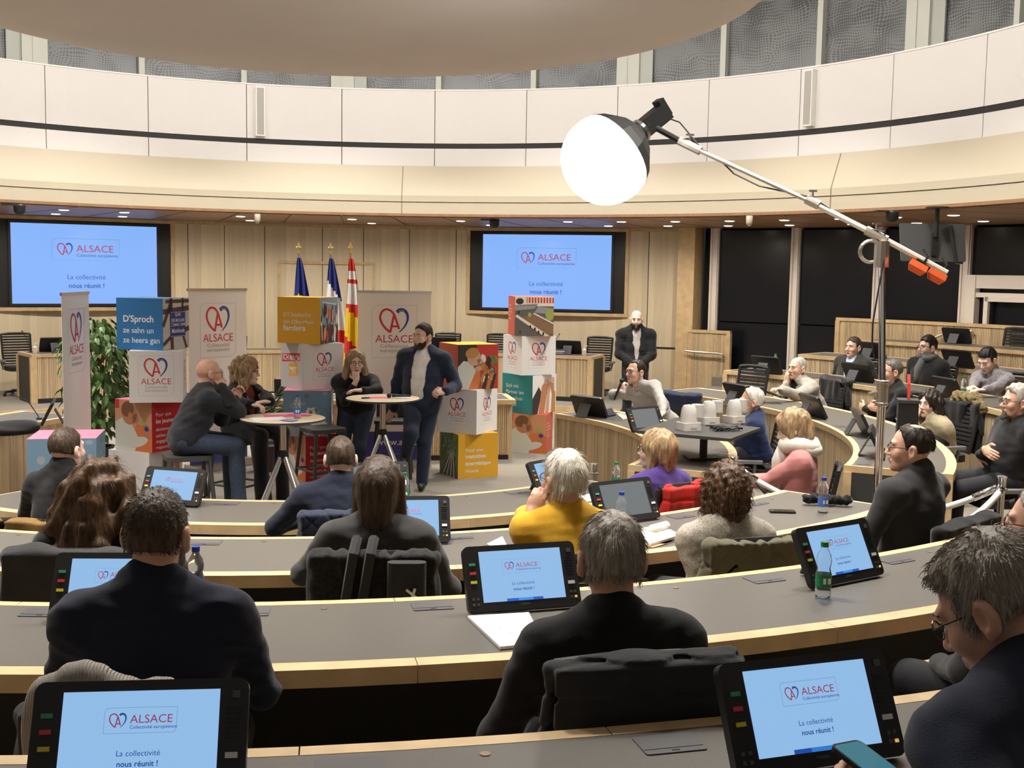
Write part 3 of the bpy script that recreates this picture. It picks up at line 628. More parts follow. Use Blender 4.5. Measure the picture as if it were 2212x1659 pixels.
def f_street():
    p = bg(Print(), 'ph_wall'); B = p.use('ph_beam')
    for a, b, w_ in (((-.25, .12), (.25, .15), .05), ((-.25, -.02), (-.08, .24), .05), ((-.1, .25), (-.08, -.25), .06), ((.13, .25), (.12, .1), .04), ((.0, .12), (.2, -.25), .04), ((-.25, -.2), (-.05, -.1), .04), ((.1, -.08), (.25, -.05), .05), ((-.2, .22), (.25, .22), .035)): p.use('ph_beam').stroke([a, b], w_, 2)
    p.use('ph_sign').rect(-.115, -.005, .175, .12, 4).rect(-.115, -.13, .175, -.015, 4); p.use('p_white')
    p.text('QUAI', .03, .075, .045, .01, 'CENTER', 6).text('DES MOULINS', .03, .018, .045, .01, 'CENTER', 6, sx=.9).text('Müehlstade', .03, -.09, .06, .01, 'CENTER', 6, sx=.9, shear=.2)
    for a in ((-.11, 0, .17, .003), (-.11, .112, .17, .115), (-.11, -.125, .17, -.122), (-.11, -.022, .17, -.019)): p.rect(*a, 5)
    return p
def f_crowd():
    p = bg(Print(), 'ph_sky2'); r = random.Random(5); p.use('ph_dark').rect(-h, -h, h, -.05, 1)
    for k in range(60): p.use(('ph_dark', 'ph_skin2', 'ph_sky', 'ph_beam', 'ph_cream', 'ph_redd')[k % 6]).ell(-.22+r.random()*.44, -.22+r.random()*.36, .012+r.random()*.015, .03+r.random()*.05, 2+k % 5)
    p.use('p_white').stroke([(-.2, .2), (.2, .17)], .01, 3).stroke([(-.1, .24), (-.12, .05)], .012, 3); return p
def f_stork():
    p = bg(Print(), 'ph_sky'); r = random.Random(9)
    for k in range(24): p.use('ph_sky2' if k % 3 else 'ph_steel').ell(-.2+r.random()*.4, -.1+r.random()*.32, .03, .015+r.random()*.02, 1)
    p.use('ph_steel').ell(-.1, -.06, .13, .09, 2).rect(-.25, -h, -.02, -.02, 2)
    p.use('p_white').ell(.12, -.1, .11, .05, 3, rot=-.3).stroke([(.03, -.07), (.0, .0), (.03, .06)], .035, 3).stroke([(.05, -.07), (.08, .0), (.06, .06)], .035, 3); p.use('ph_redd').stroke([(.02, .05), (.045, -.0), (.07, .05)], .008, 4)
    p.use('ph_dark').ell(.2, -.16, .07, .025, 4, rot=-.5); p.use('ph_cream')
    for k in range(22): p.use('ph_cream' if k % 2 else 'ph_redd').ell(-.05+r.random()*.28, -.24+r.random()*.03, .014, .01, 5)
    return p
def f_forest():
    p = bg(Print(), 'ph_tree'); r = random.Random(2); p.use('ph_road').p2([(-.12, -h), (.25, -h), (.12, .02), (.05, .05)], 1)
    for k in range(26): p.use(('ph_tree2', 'ph_dark', 'ph_sky2', 'ph_tree')[k % 4]).stroke([(-.24+r.random()*.46, -.1+r.random()*.2), (-.24+r.random()*.46, .05+r.random()*.2)], .012, 2)
    for k in range(9): p.use('ph_cream' if k % 2 else 'ph_dark').stroke([(-.2+.05*k, -h), (.05+.01*k, .03)], .012, 3)
    return p
def f_ich():
    p = bg(Print(), 'cube_grey'); p.use('ph_redd').p2([(-.22, .03), (.2, .06), (.2, .15), (-.22, .12)], 1); p.use('p_white').text('ICH MACH', -.2, .055, .09, .015, d=3, sx=.9)
    p.use('cube_yellow').p2([(-.06, -.12), (.14, -.1), (.14, .04), (-.06, .02)], 1); p.use('p_white').text('MIT', -.04, -.08, .1, .015, d=3); return p
mats_red = [('Pour que', .055, 0), ('les jeunes', .062, .02), ('deviennent', .05, .004), ('adultes autonomes', .046, .004), ('engagés et', .05, .004), ('responsables', .05, .004)]
f_red = f_text('cube_red', mats_red, -.2, .1)
f_lines = lambda c: f_text(c, [('Pour que les', .034, 0), ('jeunes deviennent', .034, 0), ('adultes autonomes', .034, 0), ('engagés et', .034, 0), ('responsables', .034, 0)], -.2, .12)
cubem = {}
def cube(seam, d, level, phi, cl, cr, fl_, fr, top, label, grp=None):
    E = D(seam, 700, d); E.z = 0; c = (Vector((0, CAMY, 0))-E).normalized(); left = Vector((c.y, -c.x, 0))
    left = left if left.dot(_R @ Vector((-1, 0, 0))) > 0 else -left
    ph = math.radians(phi); nl = c*math.cos(ph)+left*math.sin(ph); nr = c*math.sin(ph)-left*math.cos(ph)
    P = E-nl*h-nr*h; P.z = level*(S+.002); rz = face_to(-nl)
    t = thing('printed_cube', label, 'cube', P, rz, grp)
    if top not in cubem:
        m = MB(); m.bbox((-h+.001, -h+.001, 0), (h-.001, h-.001, S)); cubem[top] = m.mesh('carton', top)
    link('carton', cubem[top], t)
    fl_().make('left_print', t, (0, -h-.0004, h)).name = 'print'; fr().make('print', t, (h+.0004, 0, h), math.pi/2)
    return t
dA, dB, dC, dD, dE = 11.15, 12.45, 12.75, 14.65, 8.75
cube(352, dA, 3, 30, 0, 0, f_text('cube_blue', [("D'Sproch", .088, .02), ('ze sahn un', .078, .006), ('ze heera gan', .078, .006)], -.18, .02), f_street, 'cube_blue', 'blue printed cube with white lettering and a timber house photo')
cube(394, dA, 2, 4, 0, 0, f_logo(.33), f_logo(), 'cube_white', 'white logo cube under the blue cube')
cube(325, dA, 1, 46, 0, 0, f_baby, f_red, 'cube_pink', 'cube with a baby photo and a red text face beside the leafy plant')
cube(318, dA, 0, 40, 0, 0, f_plain('cube_white'), f_hands, 'cube_white', 'white cube with raised hands photo at the foot of the blue stack')
cube(692, dB, 3, 23, 0, 0, f_text('cube_yellow', [("D'Üssdüsche", .062, 0), ('àm Oberrhein', .062, 0), ('ferdera', .088, .02)], -.18, .04), f_crowd, 'cube_yellow', 'yellow printed cube with white lettering in front of the flags')
cube(653, dB, 2, 62, 0, 0, f_ich, f_logo_off(.02), 'cube_white', 'white and grey logo cube under the yellow lettered cube')
cube(713, dB, 1, 4, 0, 0, f_stork, f_stork, 'cube_pink', 'cube with a stork photo behind the water bottle')
cube(660, dB, 0, 60, 0, 0, f_baby, f_red, 'cube_red', 'red cube with a baby photo behind the empty grey stool')
cube(990, dC, 2, 65, 0, 0, f_lines('cube_coral'), f_market, 'cube_yellow', 'cube with a toddler at a market stall beside the man in the navy suit')
cube(1032, dC, 1, 28, 0, 0, f_logo(.27), f_logo(), 'cube_white', 'white logo cube on the yellow energy cube')
cube(993, dC, 0, 65, 0, 0, f_forest, f_text('cube_yellow', [('Pour une', .06, 0), ('transition', .066, .018), ('énergétique', .066, .018), ('réussie', .06, 0)], -.16, .05), 'cube_yellow', 'yellow cube with a forest road photo standing on the carpet')
cube(1112, dD, 3, 80, 0, 0, f_lines('cube_coral'), f_plaza, 'cube_coral', 'cube with a school yard photo overlapping the wall display')
cube(1128, dD, 2, 61, 0, 0, f_logo(.30), f_logo(.30), 'cube_white', 'white logo cube under the school yard cube')
cube(1153, dD, 1, 38, 0, 0, f_text('cube_teal', [('Sich mit', .066, .004), ('Pàrtner àm', .066, .008), ('Oberrhein', .066, 0), ('ìnsetza', .066, 0)], -.19, .08), f_hands, 'cube_teal', 'teal printed cube with raised hands photo')
cube(1185, dD, 0, 9, 0, 0, f_baby, f_lines('cube_coral'), 'cube_coral', 'coral cube with a baby photo standing on the carpet')
cube(203, dE, 1, 8, 0, 0, f_stork, f_stork, 'cube_pink', 'pink topped cube with a hazy blue photo in front of the narrow banner')
cube(203, dE, 0, 8, 0, 0, f_plain('cube_coral'), f_plain('cube_coral'), 'cube_coral', 'coral cube under the pink topped cube')
# ================================================================== roll-up banners
mat('banner', (.84, .82, .79), .6); mat('banner_blue', (.06, .06, .28), .6)
def banner(px, d, turn, label, hgt=2.06):
    B = D(px, 700, d); B.z = 0; c = (Vector((0, CAMY, 0))-B).normalized(); t = thing('rollup_banner', label, 'banner', B, face_to(-c)+math.radians(turn))
    m = MB(); m.rbox((0, 0, .045), (.88, .22, .09), .04); m.obj('base', 'steel', t); m = MB(); m.tube([(0, .03, .08), (0, .03, hgt-.01)], .012, 8); m.obj('pole', 'steel', t)
    s = MB(); s.box((0, 0, (hgt+.09)/2), (.85, .004, hgt-.09)); sh = s.obj('sheet', 'banner', t); m = MB(); m.box((0, 0, hgt), (.87, .02, .03)); m.obj('top_rail', 'steel', t)
    p = Print(); p.stacked_logo(0, hgt-.46, .52); p.make('logo_print', sh, (0, -.0035, 0)); p = Print(); p.use('banner_blue').rect(-.425, .09, .425, .42, 1); p.use('p_white').text('www.alsace.eu', -.2, .26, .11, .01, d=3); p.make('footer_print', sh, (0, -.0035, 0)); return t
banner(852, 13.5, 3, 'wide white logo banner standing behind the man in the navy suit')
banner(471, 13.2, 41, 'white logo banner standing behind the bald seated man')
banner(164, 11.3, 73, 'white banner seen nearly edge-on in front of the leafy plant', 2.04)
# ================================================================== flags
def flag(px, d, paint, label, drop=1.15):
    B = D(px, 600, d); B.z = 0; t = thing('flag', label, 'flag', B, face_to(B-CAMP))
    m = MB(); m.lathe([(.18, 0), (.18, .02), (.03, .05), (.02, .12)], n=16); m.obj('base', 'steel', t); m = MB(); m.tube([(0, 0, .05), (0, 0, 2.52)], .013, 8); m.obj('pole', mat('gold', (.55, .38, .12), .3, metal=.9), t)
    m = MB(); m.lathe([(.012, 2.5), (.02, 2.53), (.006, 2.57), (.028, 2.6), (.004, 2.68)], n=10); m.tube([(-.035, 0, 2.61), (.035, 0, 2.61)], .008, 6); m.obj('finial', 'gold', t)
    f = MB(); nu, nv = 22, 26; vs = []; fs = []; cols = []
    for j in range(nv+1):
        v = j/nv
        for i in range(nu+1):
            u = i/nu; wd = .04+.24*v**.8
            x = (u-.35)*wd*1.25+.03*v; y = -.05+.045*math.sin(u*15+v*3)*(.3+v); z = 2.46-v*drop-.05*u*v; vs.append((x, y, z))
    for j in range(nv):
        for i in range(nu): fs.append((j*(nu+1)+i, j*(nu+1)+i+1, (j+1)*(nu+1)+i+1, (j+1)*(nu+1)+i)); cols.append(paint((i+.5)/nu, (j+.5)/nv))
    f.quadmesh(vs, fs); f.m = cols
    o = f.obj('cloth', [mat('fl_blue', (.015, .025, .17), .7), mat('fl_white', (.75, .74, .72), .7), mat('fl_red', (.60, .03, .02), .7), mat('fl_yellow', (.78, .52, .02), .7)], t, smooth=True)
    return t, o
t, o = flag(645, 16.2, lambda u, v: 0, 'blue european flag with yellow stars hanging by the oak door')
for x, z, r_ in ((0, 1.92, .055), (.105, 1.82, .04)): Print().use('fl_yellow').star(0, 0, r_, 0).make('star', o, (x, -.125, z))
flag(714, 16.2, lambda u, v: 0 if v < .25+.25*u else (1 if v < .85 else 2), 'french tricolour flag hanging behind the yellow cube')
flag(757, 15.75, lambda u, v: 2 if v < .13 else 1 if v < .2 else 2 if v < .22 else 1 if v < .42 else 2 if v < .46+.12*u else 3 if (v < .72+.2*u) else (2 if v < .9+.06*u else 3), 'red, white and yellow regional flag hanging beside the wide banner', 1.45)
# ================================================================== plants
mat('leaf', (.075, .16, .03), .4, island=.5); mat('leaf_palm', (.05, .10, .035), .45, island=.4); mat('bark', (.16, .09, .05), .8); mat('pot', (.06, .055, .05), .5)
B = D(209, 800, 12.75); B.z = 0; t = thing('potted_ficus', 'leafy green ficus in a pot between the narrow banner and the blue stack', 'plant', B)
m = MB(); m.lathe([(.13, 0), (.17, .3), (.18, .32), (.15, .32), (.14, .28)], n=20); m.obj('pot', 'pot', t)
r = random.Random(4); trunk = MB(); tips = []
for k in range(4):
    a = k*1.6; x0, y0 = .03*math.cos(a), .03*math.sin(a); pts = [(x0, y0, .25), (x0*2, y0*2, .7), (.1*math.cos(a+.5), .1*math.sin(a+.5), 1.2), (.16*math.cos(a+.8), .16*math.sin(a+.8), 1.6)]; trunk.tube(pts, [.014, .012, .009, .004], 6)
trunk.obj('trunk', 'bark', t)
lf = MB(); lf.quadmesh([(0, 0, 0), (-.022, .03, .006), (0, .035, 0), (.022, .03, .006), (-.02, .062, .002), (0, .065, -.004), (.02, .062, .002), (0, .1, -.014)], [(0, 2, 1), (0, 3, 2), (1, 2, 5, 4), (2, 3, 6, 5), (4, 5, 7), (5, 6, 7)])
lfm = lf.mesh('leaf', 'leaf')
for k in range(300):
    z = .5+1.25*r.random()**.8; R = (.36 if z < 1.4 else .36*(1.85-z)/.45+.06)*math.sqrt(.25+.75*r.random()); a = r.random()*6.283
    o = link('leaf', lfm, t, (R*math.cos(a), R*math.sin(a), z), (-.5-r.random()*.7, r.uniform(-.5, .5), a-math.pi/2+r.uniform(-.7, .7))); s = r.uniform(1.0, 1.7); o.scale = (s, s, s)
m = MB()
for k in range(420):
    z = .45+1.3*r.random()**.85; R = (.33 if z < 1.4 else .33*(1.85-z)/.45+.05)*math.sqrt(.05+.95*r.random()); a = r.random()*6.283; M = Matrix.Rotation(a-math.pi/2+r.uniform(-.7, .7), 3, 'Z') @ RY(r.uniform(-.5, .5)) @ RX(-.5-r.random()*.7); s = r.uniform(1.0, 1.6)
    m.quadmesh([M @ (Vector(v)*s)+Vector((R*math.cos(a), R*math.sin(a), z)) for v in lf.v], lf.f)
o = m.obj('foliage', 'leaf', t); o['kind'] = 'stuff'
B = D(572, 800, 13.15); B.z = 0; t = thing('potted_palm', 'potted palm with arching fronds behind the curly-haired woman', 'plant', B)
m = MB(); m.lathe([(.13, 0), (.17, .3), (.15, .32), (.13, .28)], n=20); m.obj('pot', 'pot', t)
for k in range(12):
    a = k*2.4; L = .68+.22*r.random(); el = 1.0+.32*r.random(); pts = []
    for q in range(9):
        u = q/8; rr_ = L*u*math.cos(el)*(.6+.5*u); pts.append(Vector((rr_*math.cos(a), rr_*math.sin(a), .35+L*1.25*u*math.sin(el)-.42*u*u)))
    m = MB(); m.tube(pts, [.008]*5+[.006, .005, .003, .002], 5); f = m.obj('frond', 'leaf_palm', t)
    m = MB()
    for q in range(2, 9):
        for sd in (-1, 1):
            for e in (0, .5):
                p0 = pts[q].lerp(pts[q-1], e); tn = (pts[q]-pts[q-1]).normalized(); sv = tn.cross(Vector((0, 0, 1))).normalized()*sd
                tip = p0+(sv*.75+tn*.6+Vector((0, 0, -.25)))*(.24*(1-.4*abs(q/8-.5))); w_ = tn*.012; mid_ = p0.lerp(tip, .45)
                m.quadmesh([p0, mid_+w_, tip, mid_-w_], [(0, 1, 2, 3)])
    o = m.obj('leaflet', 'leaf_palm', f); o['kind'] = 'stuff'
# ================================================================== standing tables, stools
mat('tabletop', (.74, .62, .44), .4)
def bar_table(P, label):
    z = P.z; t = thing('bar_table', label, 'table', (P.x, P.y, 0))
    m = MB(); m.lathe([(.0, z-.022), (.36, z-.022), (.375, z-.016), (.375, z-.003), (.37, z), (0, z)], n=48); m.obj('tabletop', 'tabletop', t, smooth=40)
    m = MB(); m.lathe([(.376, z-.019), (.378, z-.017), (.378, z-.004), (.376, z-.003)], n=48); m.obj('edge_band', 'charcoal', t)
    m = MB(); m.tube([(0, 0, z-.02), (0, 0, .66)], .032, 12); m.obj('column', 'chrome', t, smooth=40); m = MB(); m.lathe([(.035, .60), (.045, .63), (.045, .68), (.03, .70)], n=14); m.obj('hub', 'black_plastic', t)
    for k in range(4):
        a = math.radians(40+90*k); m = MB(); m.tube([(.03*math.cos(a), .03*math.sin(a), .63), (.36*math.cos(a), .36*math.sin(a), .012)], .022, 10); m.obj('leg', 'chrome', t, smooth=40)
    return t
T1 = D(611, 902, 10.33); T2 = D(827, 857, 11.8); T1.z = .988; T2.z = 1.016
bar_table(T1, 'round pale bar table with papers and a water bottle'); bar_table(T2, 'round pale bar table with a microphone in front of the standing pair')
mat('stool_grey', (.06, .06, .058), .5)
def stool(P, rz, label, back=True):
    t = thing('bar_stool', label, 'stool', (P.x, P.y, 0), rz); z = .66
    m = MB(); m.rbox((0, 0, z-.02), (.40, .40, .04), .08); m.obj('seat', 'stool_grey', t)
    if back: m = MB(); m.rbox((0, -.20, z+.10), (.38, .03, .2), .012); m.obj('backrest', 'stool_grey', t)
    for sx in (-1, 1):
        for sy in (-1, 1): m = MB(); m.tube([(sx*.165, sy*.165, z-.03), (sx*.215, sy*.215, 0.015)], .019, 6); m.obj('leg', 'stool_grey', t)
    for a in range(4):
        M = RZ(a*math.pi/2); m = MB(); m.tube([M @ Vector((-.2, .2, .22)), M @ Vector((.2, .2, .22))], .012, 6); m.obj('footrest', 'stool_grey', t)
    return t
ST3 = G(697, 923, .66); stool(ST3, .5, 'empty grey bar stool between the two bar tables', False)
ST4 = G(848, 905, .66); stool(ST4, math.pi-.1, 'grey bar stool between the standing woman and the man in the navy suit')
# ================================================================== boom lamp
LP = D(1308, 345, 8.5); HD = D(1402, 268, 8.62); axis = (LP-HD).normalized()
t = thing('boom_lamp', 'glowing round lantern softbox on a counterweighted boom stand', 'lamp', (0, 0, 0)); PB = D(1903, 900, 8.05); base = Vector((PB.x, PB.y, .0)); t.location = base
def rel(v): return Vector(v)-base
q = axis.to_track_quat('Z', 'Y').to_matrix()
Rb = .335; m = MB(); prof = []
for k in range(0, 25):
    th = -.32+(math.pi/2+.32)*k/24; prof.append((Rb*math.cos(th), Rb*.97*math.sin(th)))
m.lathe(prof, rel(LP), 40, q); m.obj('lantern_diffuser', mat('lantern', (1, 1, 1), .5, emit=15, ecol=(1, .97, .93)), t, smooth=True)
m = MB(); z0 = Rb*.97*math.sin(-.32); rc = Rb*math.cos(-.32)+.004; hd = -(LP-HD).length
m.lathe([(rc, z0), (rc*.86, z0-.085), (rc*.62, z0-.165), (.10, z0-.235), (.07, z0-.25)], rel(LP), 12, q); m.obj('lantern_skirt', mat('skirt', (.012, .012, .012), .55), t)
m = MB(); m.lathe([(.075, z0-.245), (.09, z0-.255), (.09, z0-.28), (.07, z0-.285)], rel(LP), 20, q); m.obj('mount_ring', 'chrome', t)
m = MB(); m.box(rel(LP)+q @ Vector((0, 0, z0-.40)), (.12, .13, .26), q); m.lathe([(.062, z0-.28), (.062, z0-.34)], rel(LP), 16, q); m.box(rel(LP)+q @ Vector((0, .03, z0-.52)), (.10, .14, .05), q); m.obj('lamp_head', 'black_plastic', t)
TIP = D(1482, 312, 8.5); PIV = D(1907, 515, 8.05); TAIL = D(2046, 590, 7.95)
m = MB(); m.tube([rel(HD), rel(HD.lerp(TIP, .35)+Vector((0, 0, .0))), rel(TIP)], .022, 8); m.obj('yoke_arm', 'black_plastic', t)
m = MB(); m.tube([rel(TIP), rel(D(1760, 440, 8.2))], .016, 8); m.obj('boom_inner', 'steel', t); m = MB(); m.tube([rel(D(1745, 433, 8.22)), rel(PIV), rel(TAIL)], .021, 8); m.obj('boom_outer', mat('boom', (.72, .66, .55), .4, metal=.3), t)
for x, y, d, L in ((1490, 315, 8.5, .09), (1755, 437, 8.21, .05), (1893, 508, 8.07, .08)):
    c = D(x, y, d); dr = (TAIL-TIP).normalized(); m = MB(); m.tube([rel(c-dr*L), rel(c+dr*L)], .034, 10); m.tube([rel(c), rel(c+Vector((0, 0, .075)))], .008, 6); m.box(rel(c+Vector((0, 0, .08))), (.06, .012, .014)); m.obj('clamp', 'steel', t)
m = MB(); k0 = rel(PIV); m.tube([k0+Vector((0, -.0, -.02)), k0+Vector((0, 0, -.2))], .05, 10); m.obj('pivot_block', 'steel', t)
m = MB(); rx = (_R @ Vector((1, 0, 0))); m.tube([k0+rx*(-.08+.0)+(rx*math.cos(a)+Vector((0, 0, math.sin(a))))*.075+Vector((0, 0, -.09)) for a in [.8+.35*j for j in range(13)]], .014, 6); m.obj('tilt_quadrant', 'steel', t)
bx = Vector((0, 0, 0)); m = MB(); m.tube([Vector((k0.x, k0.y, k0.z-.15)), Vector((0, 0, 1.55))], .024, 12); m.obj('upper_tube', 'chrome', t, smooth=40); m = MB(); m.tube([(0, 0, 1.62), (0, 0, .55)], .029, 12); m.obj('middle_tube', 'chrome', t, smooth=40); m = MB(); m.tube([(0, 0, .6), (0, 0, .12)], .034, 12); m.obj('lower_tube', 'chrome', t, smooth=40)
for z in (1.53, .62):
    m = MB(); m.lathe([(.036, z-.1), (.046, z-.09), (.046, z-.075), (.04, z-.07), (.04, z+.06), (.047, z+.065), (.047, z+.08), (.036, z+.085)], n=14); m.tube([(-.04, 0, z), (-.11, -.02, z-.01)], .012, 6); m.obj('collar', 'steel', t)
for k in range(3):
    a = 2.1*k+1.15; m = MB(); m.tube([(0, 0, .42), (.38*math.cos(a), .38*math.sin(a), .03)], .018, 8); m.tube([(0, 0, .14), (.2*math.cos(a), .2*math.sin(a), .22)], .012, 6); m.obj('leg', 'chrome', t)
for x, y in ((1985, 573), (2026, 592)):
    c = D(x, y, 7.98); M = Matrix(((rx.x, 0, 0), (rx.y, 0, 0), (0, 0, 1))); dr = (TAIL-PIV).normalized(); qq = dr.to_track_quat('X', 'Z').to_matrix()
    m = MB(); o_ = rel(c)+qq @ Vector((0, 0, -.01)); m.quadmesh([o_+qq @ Vector(v) for v in ((-.06, -.03, .03), (.06, -.03, .03), (.06, .03, .03), (-.06, .03, .03), (-.065, -.045, -.01), (.065, -.045, -.01), (.065, .045, -.01), (-.065, .045, -.01), (-.045, -.03, -.05), (.045, -.03, -.05), (.045, .03, -.05), (-.045, .03, -.05))],
        [(0, 1, 2, 3), (0, 4, 5, 1), (1, 5, 6, 2), (2, 6, 7, 3), (3, 7, 4, 0), (4, 8, 9, 5), (5, 9, 10, 6), (6, 10, 11, 7), (7, 11, 8, 4), (8, 11, 10, 9)]); m.obj('counterweight', mat('cw_orange', (.72, .11, .025), .45), t)
    m = MB(); m.box(o_+qq @ Vector((0, 0, .035)), (.07, .05, .02), qq); m.tube([o_+qq @ Vector((.02, 0, .04)), o_+qq @ Vector((.02, 0, .09)), o_+qq @ Vector((-.03, .02, .12))], .009, 6); m.obj('weight_clamp', 'black_plastic', t)
m = MB(); m.tube([rel(D(x, y, d)) for x, y, d in ((1448, 257, 8.58), (1468, 264, 8.55), (1490, 290, 8.5), (1515, 322, 8.46), (1560, 350, 8.42), (1585, 375, 8.4), (1640, 402, 8.34), (1700, 415, 8.28), (1750, 425, 8.2), (1775, 440, 8.18), (1850, 490, 8.1), (1910, 500, 8.03), (1915, 530, 8.03), (1895, 640, 8.0), (1885, 700, 8.0), (1884, 745, 8.0), (1890, 780, 8.0))], .006, 6); m.obj('power_cable', 'black_plastic', t)
# ================================================================== soffit fittings
mat('fit_beige', (.45, .38, .30), .5)
for x, y, lab in ((42, 441, 'black dome camera under the soffit above the left screen'), (1068, 474, 'black dome camera under the soffit above the right screen'), (1928, 455, 'black dome camera under the soffit near the boom arm')):
    p = G(x, y, 3.128); m = MB(); m.lathe([(.0, -.14), (.05, -.135), (.075, -.10), (.08, -.03), (.08, 0)], n=16); o = tag(m.obj('dome_camera', 'black_plastic', None, True, loc=p), lab, 'camera'); m = MB(); m.box((-.12, 0, -.01), (.2, .1, .02)); m.obj('mount', 'black_plastic', o)
for x, y, lab in ((556, 462, 'small beige sensor under the soffit above the flags'), (1619, 466, 'small beige sensor under the soffit before the dark glazing')):
    p = G(x, y, 3.128); m = MB(); m.lathe([(.0, -.13), (.03, -.13), (.045, -.1), (.045, 0)], n=12); o = tag(m.obj('ceiling_sensor', 'fit_beige', None, True, loc=p), lab, 'sensor'); m = MB(); m.lathe([(.02, -.14), (.028, -.13)], n=10); m.obj('lens', 'white', o)
p = G(2025, 447, 3.128); t = thing('hanging_monitor', 'black flat screen hung from the soffit by a pole, back turned', 'monitor', p, face_to(Vector((p.x-CAMP.x, p.y-CAMP.y, 0)))+.35)
m = MB(); m.lathe([(.13, -.02), (.13, 0)], n=16); m.tube([(0, 0, -.01), (0, 0, -.34)], .026, 10); m.box((0, .03, -.42), (.07, .05, .26)); m.obj('ceiling_mount', 'black_plastic', t)
m = MB(); m.rbox((0, .10, -.40), (.74, .44, .035), .012, M=RX(math.pi/2-.25)); m.obj('panel_back', mat('tvback', (.06, .06, .06), .3), t); m = MB(); m.rbox((.34, .28, -.42), (.62, .44, .035), .012, M=RZ(1.1) @ RX(math.pi/2-.2)); m.obj('second_panel', 'black_plastic', t)
